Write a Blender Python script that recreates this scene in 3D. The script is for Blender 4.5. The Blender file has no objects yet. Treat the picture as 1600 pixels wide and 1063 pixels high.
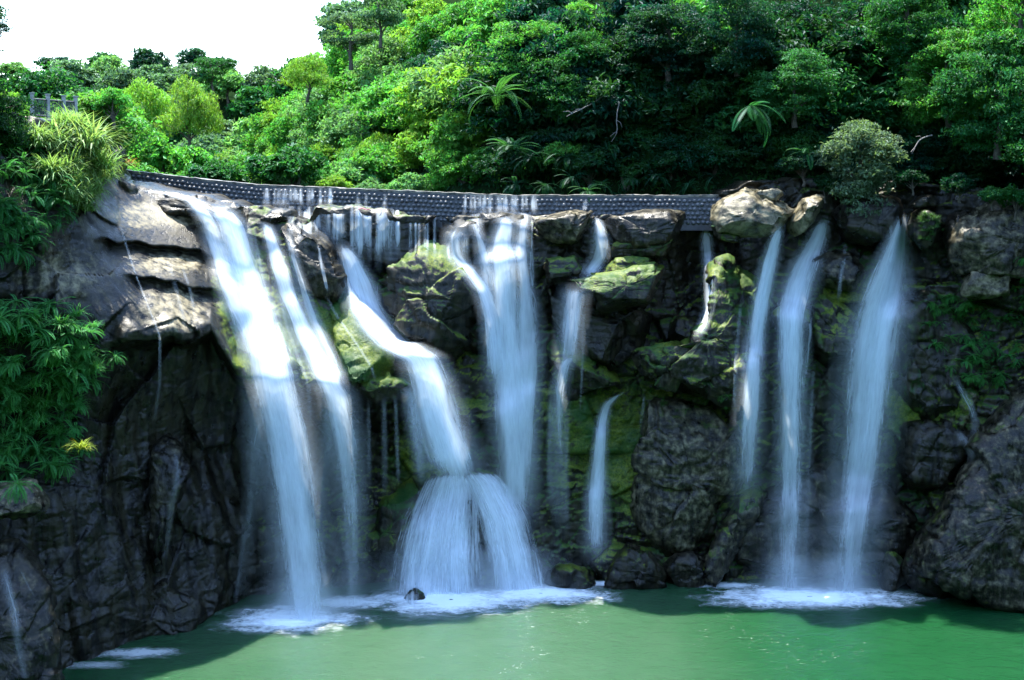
import bpy, math, random, time
import numpy as np
from mathutils import Vector
from mathutils.bvhtree import BVHTree

T0 = time.time()
rng = np.random.default_rng(11)
random.seed(5)
sc = bpy.context.scene
C = sc.collection

# ------------------------------------------------------------------ camera, sky, sun, exposure
FP, CX, HY, CZ = 1797.0, 800.0, 306.0, 19.35        # focal length in photo pixels, centre column, eye-level row, eye height above pool
cam_d = bpy.data.cameras.new('camera')
cam = bpy.data.objects.new('camera', cam_d)
C.objects.link(cam)
cam.location = (0, 0, CZ)
cam.rotation_euler = (math.radians(90), 0, 0)
cam_d.sensor_width = 36.0
cam_d.lens = 36.0 * FP / 1600.0
cam_d.shift_y = -(531.5 - HY) / 1600.0
cam_d.clip_start = 0.5
cam_d.clip_end = 3000
sc.camera = cam

SUN_EL, SUN_AZ = math.radians(71), math.radians(-30)   # azimuth from +Y towards +X
w = bpy.data.worlds.new('World')
sc.world = w
w.use_nodes = True
wn = w.node_tree
bg = wn.nodes['Background']
sky = wn.nodes.new('ShaderNodeTexSky')
sky.sky_type = 'NISHITA'
sky.sun_disc = False
sky.sun_elevation = SUN_EL
sky.sun_rotation = SUN_AZ
sky.air_density = 1.5
sky.dust_density = 0.7
sky.ozone_density = 5.0
wn.links.new(sky.outputs[0], bg.inputs[0])
bg.inputs[1].default_value = 0.15

sun_d = bpy.data.lights.new('sun', 'SUN')
sun_d.energy = 4.2
sun_d.angle = math.radians(0.6)
sun_d.color = (1.0, 0.95, 0.84)
sun = bpy.data.objects.new('sun', sun_d)
C.objects.link(sun)
sdir = Vector((math.sin(SUN_AZ) * math.cos(SUN_EL), math.cos(SUN_AZ) * math.cos(SUN_EL), math.sin(SUN_EL)))
sun.rotation_euler = sdir.to_track_quat('Z', 'Y').to_euler()
sun.location = sdir * 200

sc.view_settings.view_transform = 'Standard'
sc.view_settings.look = 'None'
sc.view_settings.gamma = 1.0
sc.view_settings.exposure = 2.3
sc.render.engine = 'CYCLES'
sc.cycles.use_denoising = True
sc.cycles.max_bounces = 8
sc.cycles.diffuse_bounces = 3
sc.cycles.glossy_bounces = 2
sc.cycles.transmission_bounces = 4
sc.cycles.transparent_max_bounces = 24
sc.cycles.sample_clamp_indirect = 6.0
sc.cycles.caustics_reflective = False
sc.cycles.caustics_refractive = False

# ------------------------------------------------------------------ helpers: noise
_perm = np.random.default_rng(3).permutation(256)
_perm = np.concatenate([_perm, _perm, _perm])
_grad = np.random.default_rng(4).normal(size=(256, 3))
_grad /= np.linalg.norm(_grad, axis=1)[:, None]
def perlin(p):
    p = np.asarray(p, float)
    i = np.floor(p).astype(int)
    f = p - i
    u = f * f * f * (f * (f * 6 - 15) + 10)
    i &= 255
    out = 0
    for dx in (0, 1):
        for dy in (0, 1):
            for dz in (0, 1):
                h = _perm[_perm[_perm[i[:, 0] + dx] + i[:, 1] + dy] + i[:, 2] + dz]
                g = _grad[h]
                d = g[:, 0] * (f[:, 0] - dx) + g[:, 1] * (f[:, 1] - dy) + g[:, 2] * (f[:, 2] - dz)
                wgt = (u[:, 0] if dx else 1 - u[:, 0]) * (u[:, 1] if dy else 1 - u[:, 1]) * (u[:, 2] if dz else 1 - u[:, 2])
                out = out + wgt * d
    return out
def fbm(p, octv=4, gain=0.5, ridged=False):
    out, a, p = 0, 1.0, np.asarray(p, float)
    for k in range(octv):
        n = perlin(p + 17.3 * k)
        out = out + a * ((0.5 - np.abs(n) * 1.6) if ridged else n)
        a *= gain
        p = p * 2.03
    return out
def facets(p, seed=0, tilt=0.7):
    """cells with a random plane each: angular broken rock; returns height and distance to cell edge"""
    p = np.asarray(p, float) + seed * 7.7
    i = np.floor(p).astype(int)
    b1 = np.full(len(p), 1e9); b2 = np.full(len(p), 1e9); val = np.zeros(len(p))
    for dx in (-1, 0, 1):
        for dy in (-1, 0, 1):
            for dz in (-1, 0, 1):
                c = i + np.array((dx, dy, dz))
                m = c & 255
                h = _perm[_perm[_perm[m[:, 0]] + m[:, 1]] + m[:, 2]]
                g = _grad[h]
                q = p - (c + 0.5 + 0.45 * g)
                d = (q ** 2).sum(1)
                v = 0.5 * _grad[(h * 7 + 3) & 255][:, 0] + tilt * (q * _grad[(h * 5 + 11) & 255]).sum(1)
                near = d < b1
                b2 = np.where(near, b1, np.minimum(b2, d))
                val = np.where(near, v, val)
                b1 = np.where(near, d, b1)
    return val, np.sqrt(b2) - np.sqrt(b1)
def sstep(a, b, x):
    t = np.clip((x - a) / (b - a), 0, 1)
    return t * t * (3 - 2 * t)
def W(px, py, Y):
    px, py, Y = np.broadcast_arrays(np.asarray(px, float), np.asarray(py, float), np.asarray(Y, float))
    return np.stack([(px - CX) / FP * Y, Y, CZ - (py - HY) / FP * Y], -1)

# ------------------------------------------------------------------ helpers: meshes and objects
def mesh(name, V, Fc, mat=None, smooth=True, attrs=None, uv=None):
    V = np.ascontiguousarray(V, dtype=np.float32)
    Fc = np.ascontiguousarray(Fc, dtype=np.int32)
    n, k = Fc.shape
    me = bpy.data.meshes.new(name)
    me.vertices.add(len(V)); me.vertices.foreach_set('co', V.ravel())
    me.loops.add(n * k); me.loops.foreach_set('vertex_index', Fc.ravel())
    me.polygons.add(n)
    me.polygons.foreach_set('loop_start', np.arange(0, n * k, k, dtype=np.int32))
    me.polygons.foreach_set('loop_total', np.full(n, k, dtype=np.int32))
    me.polygons.foreach_set('use_smooth', np.full(n, smooth, dtype=bool))
    me.update(calc_edges=True)
    for an, av in (attrs or {}).items():
        a = me.attributes.new(an, 'FLOAT', 'POINT')
        a.data.foreach_set('value', np.ascontiguousarray(av, dtype=np.float32))
    if uv is not None:
        l = me.uv_layers.new(name='UVMap')
        l.data.foreach_set('uv', np.ascontiguousarray(uv[Fc.ravel()], dtype=np.float32).ravel())
    if mat: me.materials.append(mat)
    return me
def obj(name, me, parent=None, loc=None):
    o = bpy.data.objects.new(name, me)
    C.objects.link(o)
    if parent is not None: o.parent = parent
    if loc is not None: o.location = loc
    return o
def tag(o, label, cat=None, group=None, kind=None):
    o['label'] = label
    if cat: o['category'] = cat
    if group: o['group'] = group
    if kind: o['kind'] = kind
    return o
def grid_faces(nr, nc, wrap=False):
    r = np.arange(nr - 1)[:, None]; c = np.arange(nc if wrap else nc - 1)[None, :]
    c2 = (c + 1) % nc
    return np.stack([(r * nc + c), (r * nc + c2), ((r + 1) * nc + c2), ((r + 1) * nc + c)], -1).reshape(-1, 4)
def tube(pts, rad, n=6):
    """tapered tube along points -> V, F"""
    pts = np.asarray(pts, float); rad = np.asarray(rad, float)
    t = np.gradient(pts, axis=0); t /= np.linalg.norm(t, axis=1)[:, None] + 1e-9
    ref = np.where(np.abs(t[:, 2:3]) > 0.9, np.array([[1., 0, 0]]), np.array([[0, 0, 1.]]))
    a = np.cross(t, ref); a /= np.linalg.norm(a, axis=1)[:, None] + 1e-9
    b = np.cross(t, a)
    th = np.linspace(0, 2 * np.pi, n, endpoint=False)
    V = pts[:, None] + rad[:, None, None] * (np.cos(th)[None, :, None] * a[:, None] + np.sin(th)[None, :, None] * b[:, None])
    return V.reshape(-1, 3), grid_faces(len(pts), n, True)
def joinVF(lst):
    Vs, Fs, k = [], [], 0
    for V, Fc in lst:
        Vs.append(V); Fs.append(Fc + k); k += len(V)
    return np.concatenate(Vs), np.concatenate(Fs)
def boxVF(c, s, rz=0):
    x, y, z = np.array(s) / 2
    V = np.array([(-x, -y, -z), (x, -y, -z), (x, y, -z), (-x, y, -z), (-x, -y, z), (x, -y, z), (x, y, z), (-x, y, z)])
    cz, sz = math.cos(rz), math.sin(rz)
    V = np.stack([V[:, 0] * cz - V[:, 1] * sz, V[:, 0] * sz + V[:, 1] * cz, V[:, 2]], -1) + np.array(c)
    return V, np.array([(0, 3, 2, 1), (4, 5, 6, 7), (0, 1, 5, 4), (1, 2, 6, 5), (2, 3, 7, 6), (3, 0, 4, 7)])

# ------------------------------------------------------------------ helpers: materials
class NT:
    def __init__(s, name):
        s.m = bpy.data.materials.new(name); s.m.use_nodes = True
        s.t = s.m.node_tree; s.t.nodes.clear()
        s.out = s.n('OutputMaterial')
    def n(s, typ, **kw):
        nd = s.t.nodes.new('ShaderNode' + typ)
        for k, v in kw.items(): setattr(nd, k, v)
        return nd
    def l(s, a, b): s.t.links.new(a, b)
    def put(s, sock, v):
        if hasattr(v, 'is_output'): s.l(v, sock)
        else: sock.default_value = v
    def noise(s, vec, scale, detail=4, rough=0.55, dist=0):
        nd = s.n('TexNoise'); s.put(nd.inputs['Vector'], vec)
        nd.inputs['Scale'].default_value = scale; nd.inputs['Detail'].default_value = detail
        nd.inputs['Roughness'].default_value = rough; nd.inputs['Distortion'].default_value = dist
        return nd.outputs['Fac']
    def math(s, op, a, b=None, c=None, clamp=False):
        nd = s.n('Math', operation=op); nd.use_clamp = clamp
        for i, v in enumerate((a, b, c)):
            if v is not None: s.put(nd.inputs[i], v)
        return nd.outputs[0]
    def ramp(s, f, a, b, lo=0.0, hi=1.0):
        nd = s.n('MapRange', interpolation_type='SMOOTHSTEP'); s.put(nd.inputs[0], f)
        for i, v in zip((1, 2, 3, 4), (a, b, lo, hi)): nd.inputs[i].default_value = v
        return nd.outputs[0]
    def mix(s, f, a, b, mode='MIX'):
        nd = s.n('Mix', data_type='RGBA', blend_type=mode)
        s.put(nd.inputs[0], f)
        for i, v in ((6, a), (7, b)):
            s.put(nd.inputs[i], v if hasattr(v, 'is_output') else (*v, 1.0))
        return nd.outputs[2]
    def pos(s, scale=None):
        g = s.n('NewGeometry').outputs['Position']
        if scale is None: return g
        m = s.n('Mapping'); s.l(g, m.inputs[0]); m.inputs['Scale'].default_value = scale
        return m.outputs[0]
    def attr(s, name):
        a = s.n('Attribute', attribute_name=name); return a.outputs['Fac']
    def bump(s, h, strength, dist, normal=None):
        b = s.n('Bump'); s.l(h, b.inputs['Height']); b.inputs['Strength'].default_value = strength
        b.inputs['Distance'].default_value = dist
        if normal is not None: s.l(normal, b.inputs['Normal'])
        return b.outputs[0]

def rock_material():
    m = NT('wet_rock')
    p = m.pos()
    n1 = m.noise(p, 0.45, 6, 0.62)
    n2 = m.noise(p, 2.6, 6, 0.65)
    n3 = m.noise(p, 11.0, 5, 0.65)
    st = m.noise(m.pos((2.6, 2.6, 0.16)), 1.0, 5, 0.65, 0.25)      # run-off streaks down the faces
    st2 = m.noise(m.pos((7.0, 7.0, 0.35)), 1.0, 4, 0.65, 0.2)
    base = m.mix(m.ramp(n1, 0.3, 0.7), (0.006, 0.0055, 0.0035), (0.036, 0.031, 0.014))
    base = m.mix(m.ramp(n2, 0.4, 0.72), base, (0.062, 0.053, 0.026))
    base = m.mix(m.math('MULTIPLY', m.ramp(st, 0.45, 0.58), 0.92), base, (0.004, 0.004, 0.004))
    base = m.mix(m.math('MULTIPLY', m.ramp(st2, 0.50, 0.66), 0.7), base, (0.075, 0.068, 0.050))
    # pale tan sandstone, with sunlight on the left slabs put into the colour
    pl = m.attr('pale')
    pcol = m.mix(m.ramp(n2, 0.35, 0.68), (0.13, 0.112, 0.062), (0.50, 0.43, 0.27))
    pcol = m.mix(m.math('MULTIPLY', m.ramp(st, 0.52, 0.66), 0.75), pcol, (0.04, 0.04, 0.042))
    base = m.mix(m.math('MULTIPLY', m.ramp(m.math('ADD', pl, m.math('MULTIPLY', m.math('SUBTRACT', n2, 0.5), 0.9)), 0.3, 0.7), 0.95), base, pcol)
    # moss and algae
    ms = m.attr('moss')
    mf = m.ramp(m.math('ADD', ms, m.math('MULTIPLY', m.math('SUBTRACT', m.noise(p, 1.9, 6, 0.7), 0.5), 1.5)), 0.38, 0.66)
    mcol = m.mix(m.ramp(n3, 0.35, 0.65), (0.06, 0.13, 0.008), (0.30, 0.36, 0.022))
    mcol = m.mix(m.ramp(n1, 0.35, 0.65), mcol, m.mix(n3, (0.008, 0.06, 0.010), (0.04, 0.16, 0.024)))
    base = m.mix(mf, base, mcol)
    # mineral cracks
    base = m.mix(m.ramp(m.attr('crack'), 0.0, 0.05, 0.35, 0.0), base, (0.008, 0.008, 0.008))
    base = m.mix(1.0, base, (0.45, 0.45, 0.45), 'MULTIPLY')
    b = m.n('BsdfPrincipled')
    m.l(base, b.inputs['Base Color'])
    m.l(m.math('ADD', m.ramp(n2, 0.3, 0.7, 0.22, 0.6), m.math('MULTIPLY', mf, 0.25)), b.inputs['Roughness'])
    b.inputs['Specular IOR Level'].default_value = 0.3
    h = m.math('ADD', m.math('MULTIPLY', n2, 0.7), m.math('MULTIPLY', n3, 0.35))
    h = m.math('ADD', h, m.math('MULTIPLY', m.noise(p, 38, 3, 0.6), 0.10))
    m.l(m.bump(h, 0.65, 0.09), b.inputs['Normal'])
    m.l(b.outputs[0], m.out.inputs[0])
    return m.m
def leaf_material(name='leaf', trans=0.5, gloss=0.10):
    m = NT(name)
    oi = m.n('ObjectInfo')
    r = m.attr('rnd')
    hv = m.n('HueSaturation')
    m.l(oi.outputs['Color'], hv.inputs['Color'])
    m.l(m.math('ADD', 0.475, m.math('MULTIPLY', r, 0.05)), hv.inputs['Hue'])
    m.l(m.math('ADD', 0.55, m.math('MULTIPLY', r, 0.9)), hv.inputs['Value'])
    big = m.noise(m.pos(), 0.6, 3)
    col = m.mix(m.ramp(big, 0.35, 0.65), hv.outputs[0], m.mix(0.18, hv.outputs[0], (0.10, 0.24, 0.02)))
    col = m.mix(1.0, col, (0.95, 0.95, 0.95), 'MULTIPLY')
    d = m.n('BsdfDiffuse'); m.l(col, d.inputs[0])
    t = m.n('BsdfTranslucent'); m.l(m.mix(0.5, col, m.mix(1.0, col, (1.5, 1.6, 0.45), 'MULTIPLY')), t.inputs[0])
    g = m.n('BsdfGlossy'); g.inputs['Roughness'].default_value = 0.6; g.inputs[0].default_value = (0.8, 0.9, 1.0, 1)
    a = m.n('MixShader'); a.inputs[0].default_value = trans
    m.l(d.outputs[0], a.inputs[1]); m.l(t.outputs[0], a.inputs[2])
    fr = m.n('Fresnel'); fr.inputs[0].default_value = 1.33
    s = m.n('MixShader'); m.l(m.math('MULTIPLY', fr.outputs[0], gloss * 0.25), s.inputs[0])
    m.l(a.outputs[0], s.inputs[1]); m.l(g.outputs[0], s.inputs[2])
    m.l(s.outputs[0], m.out.inputs[0])
    return m.m
def plain_material(name, c1, c2, scale=3.0, rough=0.7, bump=0.3, spec=0.5):
    m = NT(name)
    p = m.pos()
    n = m.noise(p, scale, 6, 0.65)
    b = m.n('BsdfPrincipled')
    m.l(m.mix(m.ramp(n, 0.3, 0.7), c1, c2), b.inputs['Base Color'])
    b.inputs['Roughness'].default_value = rough
    b.inputs['Specular IOR Level'].default_value = spec
    m.l(m.bump(m.noise(p, scale * 4, 4), bump, 0.05), b.inputs['Normal'])
    m.l(b.outputs[0], m.out.inputs[0])
    return m.m
def water_fall_material():
    m = NT('falling_water')
    uv = m.n('UVMap').outputs[0]
    sx = m.n('SeparateXYZ'); m.l(uv, sx.inputs[0])
    cmb = m.n('CombineXYZ'); m.l(m.math('MULTIPLY', sx.outputs[0], 1.0), cmb.inputs[0])
    m.l(m.math('MULTIPLY', sx.outputs[1], 0.055), cmb.inputs[1]); m.l(m.attr('seed'), cmb.inputs[2])
    s1 = m.noise(cmb.outputs[0], 3.2, 3, 0.6, 0.15)
    s2 = m.noise(cmb.outputs[0], 11.0, 4, 0.65, 0.1)
    cm2 = m.n('CombineXYZ'); m.l(sx.outputs[0], cm2.inputs[0]); m.l(m.math('MULTIPLY', sx.outputs[1], 0.5), cm2.inputs[1]); m.l(m.attr('seed'), cm2.inputs[2])
    s3 = m.noise(cm2.outputs[0], 0.9, 2)
    st = m.math('ADD', m.math('MULTIPLY', m.ramp(s1, 0.28, 0.72), 0.6), m.math('MULTIPLY', m.ramp(s2, 0.3, 0.7), 0.4))
    st = m.math('ADD', st, m.math('MULTIPLY', m.math('SUBTRACT', s3, 0.5), 0.5))
    e = m.attr('edge')                                             # 0 at the rim of the sheet, 1 in its middle
    de = m.attr('dens')
    s4 = m.noise(cmb.outputs[0], 26.0, 3, 0.6, 0.05)
    st = m.math('ADD', m.math('MULTIPLY', st, 0.78), m.math('MULTIPLY', m.ramp(s4, 0.3, 0.7), 0.22))
    core = m.math('MULTIPLY', m.ramp(e, 0.0, 0.85), 0.85)
    x = m.math('ADD', m.math('ADD', m.math('MULTIPLY', st, 1.15), core), m.math('MULTIPLY', m.math('SUBTRACT', de, 1.0), 1.35))
    a = m.math('MULTIPLY', m.ramp(x, 0.50, 1.60), m.ramp(e, 0.0, 0.22))
    a = m.math('MULTIPLY', a, m.math('MINIMUM', m.math('ADD', 0.25, m.math('MULTIPLY', de, 0.72)), 0.96), clamp=True)
    sf = m.attr('soft')
    halo = m.math('MULTIPLY', m.math('MULTIPLY', m.ramp(e, 0.0, 1.0), de), m.math('ADD', 0.34, m.math('MULTIPLY', st, 0.45)))
    mixv = m.n('Mix', data_type='FLOAT'); m.l(sf, mixv.inputs[0]); m.l(a, mixv.inputs[2]); m.l(halo, mixv.inputs[3])
    a = mixv.outputs[0]
    d = m.n('BsdfDiffuse'); d.inputs[0].default_value = (0.86, 0.93, 1.0, 1)
    t = m.n('BsdfTranslucent'); t.inputs[0].default_value = (0.86, 0.93, 1.0, 1)
    dt = m.n('MixShader'); dt.inputs[0].default_value = 0.5
    m.l(d.outputs[0], dt.inputs[1]); m.l(t.outputs[0], dt.inputs[2])
    tr = m.n('BsdfTransparent')
    ms = m.n('MixShader'); m.l(a, ms.inputs[0]); m.l(tr.outputs[0], ms.inputs[1]); m.l(dt.outputs[0], ms.inputs[2])
    m.l(ms.outputs[0], m.out.inputs[0])
    return m.m
def foam_material():
    m = NT('foam')
    p = m.pos((1, 1.6, 1))
    n1 = m.noise(p, 0.9, 5, 0.6, 0.6); n2 = m.noise(p, 4.0, 5, 0.65, 0.4)
    e = m.attr('edge')
    a = m.math('ADD', m.math('MULTIPLY', e, 1.25), m.math('MULTIPLY', m.math('SUBTRACT', m.math('ADD', m.math('MULTIPLY', n1, 0.6), m.math('MULTIPLY', n2, 0.4)), 0.55), 2.0))
    a = m.math('MULTIPLY', m.ramp(a, -0.05, 0.95), m.attr('dens'), clamp=True)
    d = m.n('BsdfDiffuse'); d.inputs[0].default_value = (0.82, 0.89, 0.95, 1)
    tr = m.n('BsdfTransparent')
    ms = m.n('MixShader'); m.l(a, ms.inputs[0]); m.l(tr.outputs[0], ms.inputs[1]); m.l(d.outputs[0], ms.inputs[2])
    m.l(ms.outputs[0], m.out.inputs[0])
    return m.m
def pool_material():
    m = NT('pool_water')
    p = m.pos()
    n = m.noise(p, 0.09, 4, 0.6, 0.8); n2 = m.noise(p, 0.5, 4, 0.6, 0.5)
    b = m.n('BsdfPrincipled')
    # aerated pale water in front of the central falls, clear green further off
    sp = m.n('SeparateXYZ'); m.l(p, sp.inputs[0])
    dx = m.math('DIVIDE', m.math('ADD', sp.outputs[0], 3.0), 11.0)
    dy = m.math('DIVIDE', m.math('SUBTRACT', sp.outputs[1], 50.0), 16.0)
    rr_ = m.math('SQRT', m.math('ADD', m.math('MULTIPLY', dx, dx), m.math('MULTIPLY', dy, dy)))
    aer = m.ramp(m.math('ADD', rr_, m.math('MULTIPLY', m.math('SUBTRACT', n, 0.5), 0.9)), 0.3, 1.5, 1.0, 0.0)
    c = m.mix(aer, (0.006, 0.042, 0.014), (0.034, 0.074, 0.042))
    c = m.mix(m.math('MULTIPLY', m.ramp(n2, 0.4, 0.75), 0.35), c, m.mix(aer, (0.012, 0.056, 0.022), (0.048, 0.088, 0.056)))
    m.l(c, b.inputs['Base Color'])
    b.inputs['Roughness'].default_value = 0.10
    b.subsurface_method = 'BURLEY'
    b.inputs['Subsurface Weight'].default_value = 1.0
    b.inputs['Subsurface Radius'].default_value = (0.5, 1.0, 0.6)
    b.inputs['Subsurface Scale'].default_value = 0.8
    b.inputs['IOR'].default_value = 1.33
    h = m.math('ADD', m.math('MULTIPLY', m.noise(m.pos((1, 1.5, 1)), 1.1, 5, 0.6, 0.5), 1.0), m.math('MULTIPLY', m.noise(m.pos((0.6, 1.3, 1)), 9.0, 5, 0.65, 0.3), 0.40))
    m.l(m.bump(h, 0.45, 0.16), b.inputs['Normal'])
    m.l(b.outputs[0], m.out.inputs[0])
    return m.m
M_ROCK = rock_material()
M_LEAF = leaf_material()
M_BLADE = leaf_material('blade', 0.38, 0.08)
M_BARK = plain_material('bark', (0.035, 0.028, 0.02), (0.10, 0.085, 0.065), 5.0, 0.85)
M_SOIL = plain_material('undergrowth_soil', (0.003, 0.008, 0.003), (0.011, 0.024, 0.008), 0.8, 0.95, 0.3, 0.0)
M_WEIR = plain_material('wet_mortar', (0.005, 0.006, 0.009), (0.02, 0.022, 0.026), 1.6, 0.42)
M_COBBLE = plain_material('wet_cobble', (0.022, 0.025, 0.032), (0.085, 0.09, 0.10), 2.2, 0.42)
M_CREST = plain_material('crest_concrete', (0.02, 0.022, 0.022), (0.20, 0.19, 0.17), 2.4, 0.5)
M_CONC = plain_material('rail_concrete', (0.22, 0.22, 0.21), (0.38, 0.38, 0.36), 3.0, 0.8)
M_IRON = plain_material('dark_iron', (0.05, 0.055, 0.06), (0.12, 0.125, 0.13), 8.0, 0.5, 0.1)
M_FALL = water_fall_material()
M_FOAM = foam_material()
M_POOL = pool_material()
M_CORD = plain_material('pink_cord', (0.45, 0.10, 0.14), (0.6, 0.2, 0.24), 9.0, 0.6)

# ------------------------------------------------------------------ pool
nx, ny = 160, 120
gx = np.linspace(-70, 70, nx); gy = np.linspace(-20, 66, ny)
X, Yg = np.meshgrid(gx, gy)
V = np.stack([X, Yg, 0 * X], -1).reshape(-1, 3)
pool = obj('pool', mesh('pool', V, grid_faces(ny, nx), M_POOL))
tag(pool, 'green plunge pool at the foot of the falls', kind='structure')

# ------------------------------------------------------------------ cliff: one sheet of rock with real depth
CP = []
def col(x, *yY):
    for i in range(0, len(yY), 2): CP.append((x, yY[i], yY[i + 1]))
col(-330, 120, 44, 330, 43, 420, 42.5, 600, 42.5, 800, 42, 1090, 41.5)
col(-150, 130, 48, 330, 46.5, 420, 46, 600, 46, 800, 45, 1090, 44)
col(0, 180, 51, 260, 50, 330, 48.8, 420, 48.3, 520, 48.2, 650, 48.3, 800, 47.6, 1070, 46.2)
col(100, 190, 54, 260, 53, 330, 51, 420, 50.2, 520, 49.6, 650, 50, 800, 49, 1050, 47.2)
col(190, 285, 58.5, 350, 55, 420, 52.5, 520, 50.3, 650, 51.4, 800, 51, 1005, 49.4)
col(300, 300, 60, 350, 58.2, 430, 55, 520, 52.4, 650, 53.7, 800, 53, 985, 51.4)
col(400, 320, 60.5, 420, 58.2, 520, 56, 600, 54.8, 680, 56.7, 800, 56, 940, 54.8)
col(480, 340, 61, 420, 58.8, 520, 57, 600, 55.4, 680, 57.6, 800, 57.4, 925, 56.2)
col(560, 340, 62.5, 400, 61.6, 480, 59.4, 540, 57.6, 610, 56, 680, 58.2, 800, 58.1, 915, 56.9)
col(640, 340, 62.5, 400, 62, 480, 60.6, 560, 59, 620, 58, 700, 58.8, 800, 58.5, 913, 57.3)
col(720, 330, 61.8, 420, 60.8, 520, 60.2, 620, 59.8, 740, 58.9, 800, 58.4, 910, 57.5)
col(800, 330, 61.8, 420, 60.6, 520, 60, 620, 59.4, 740, 58.9, 800, 58.4, 910, 57.5)
col(880, 330, 61.4, 420, 60.8, 520, 60.6, 620, 60, 740, 59.2, 820, 58.7, 905, 58)
col(960, 330, 61.4, 420, 61.4, 520, 61.2, 620, 60.3, 740, 59.2, 820, 58.7, 905, 58)
col(1060, 330, 61.6, 420, 62.6, 520, 62.2, 620, 60.2, 740, 59, 820, 58.5, 908, 57.9)
col(1110, 330, 62.4, 420, 62.8, 500, 62, 600, 60)
col(1160, 290, 61, 400, 61, 500, 60, 620, 59, 740, 58.7, 820, 58.3, 910, 57.7)
col(1250, 270, 61.4, 400, 60.6, 500, 59.8, 620, 59.2, 740, 58.8, 820, 58.4, 910, 57.7)
col(1350, 270, 61.2, 400, 60.6, 500, 59.9, 620, 59.3, 740, 58.9, 820, 58.4, 910, 57.7)
col(1430, 280, 60.6, 400, 60, 500, 59.3, 620, 58.7, 740, 58.5, 820, 58, 912, 57.4)
col(1520, 290, 59.4, 400, 58.5, 500, 57.8, 620, 57.4, 740, 57.2, 820, 56.8, 925, 56.2)
col(1600, 300, 58.4, 400, 57.4, 500, 57, 620, 56.6, 740, 56.2, 820, 55.7, 942, 54.7)
col(1750, 300, 56.5, 500, 55, 740, 54, 960, 52.5)
col(1950, 300, 53, 500, 52, 740, 51, 1000, 49)
CP = np.array(CP, float)
def tps_fit(P):
    n = len(P); A = P[:, :2] / 300.0
    r = np.linalg.norm(A[:, None] - A[None], axis=2)
    K = np.where(r > 0, r * r * np.log(r + 1e-12), 0) + 2e-3 * np.eye(n)
    Q = np.c_[np.ones(n), A]
    M = np.block([[K, Q], [Q.T, np.zeros((3, 3))]])
    return A, np.linalg.solve(M, np.r_[P[:, 2], 0, 0, 0])
_A, _w = tps_fit(CP)
def tps(px, py):
    q = np.stack([px, py], -1).reshape(-1, 2) / 300.0
    out = _w[-3] + q @ _w[-2:]
    for k in range(len(_A)):
        r2 = ((q - _A[k]) ** 2).sum(1)
        out += _w[k] * 0.5 * r2 * np.log(r2 + 1e-20)
    return out.reshape(np.shape(px))
TOPX = [-330, -100, 0, 60, 130, 160, 190, 240, 300, 400, 480, 560, 640, 720, 840, 1000, 1100, 1130, 1170, 1250, 1350, 1450, 1550, 1700, 1950]
TOPY = [120, 135, 175, 185, 205, 260, 285, 296, 306, 322, 345, 345, 345, 338, 338, 338, 338, 300, 285, 280, 282, 288, 295, 300, 300]
LIPX = [-330, 120, 170, 200, 240, 270, 285, 300, 330, 345, 370, 400, 450, 490, 545, 580, 620, 645, 660, 680]
LIPY = [560, 560, 548, 535, 531, 522, 532, 528, 514, 545, 582, 602, 600, 606, 598, 626, 618, 606, 600, 600]
LIPD = [0.0, 0.0, 0.4, 1.0, 1.3, 1.5, 1.5, 1.5, 1.6, 1.3, 1.4, 1.6, 1.6, 1.6, 1.6, 1.4, 1.2, 0.8, 0.3, 0.0]
def in_poly(px, py, poly):
    poly = np.asarray(poly, float); x, y = px, py
    ins = np.zeros(np.shape(px), bool); n = len(poly)
    for i in range(n):
        x1, y1 = poly[i]; x2, y2 = poly[(i + 1) % n]
        c = ((y1 > y) != (y2 > y)) & (x < (x2 - x1) * (y - y1) / (y2 - y1 + 1e-9) + x1)
        ins ^= c
    return ins
def blob(px, py, cx, cy, rx, ry):
    return np.exp(-(((px - cx) / rx) ** 2 + ((py - cy) / ry) ** 2))

ncol, nrow, nback = 1000, 400, 26
cxs = np.linspace(-330, 1950, ncol)
top = np.interp(cxs, TOPX, TOPY) + 3.0 * perlin(np.stack([cxs * 0.03, 0 * cxs, 0 * cxs + 3], -1)) * 4
tt = np.linspace(0, 1, nrow)
PX = np.broadcast_to(cxs, (nrow, ncol)).copy()
PY = top[None, :] + (1095 - top[None, :]) * tt[:, None]
YY = tps(PX, PY)
lipy = np.interp(cxs, LIPX, LIPY) + 7 * perlin(np.stack([cxs * 0.045, 0 * cxs, 0 * cxs], -1)) + 9 * fbm(np.stack([cxs * 0.012, 0 * cxs, 0 * cxs + 9], -1), 3)
lipd = np.interp(cxs, LIPX, LIPD)
und = lipd[None, :] * (sstep(0, 16, PY - lipy[None, :]) * (1 - 0.75 * sstep(60, 300, PY - lipy[None, :])))
nose = -0.35 * lipd[None, :] * np.exp(-((PY - lipy[None, :] + 8) / 18) ** 2)
YY = YY + und + nose
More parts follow.
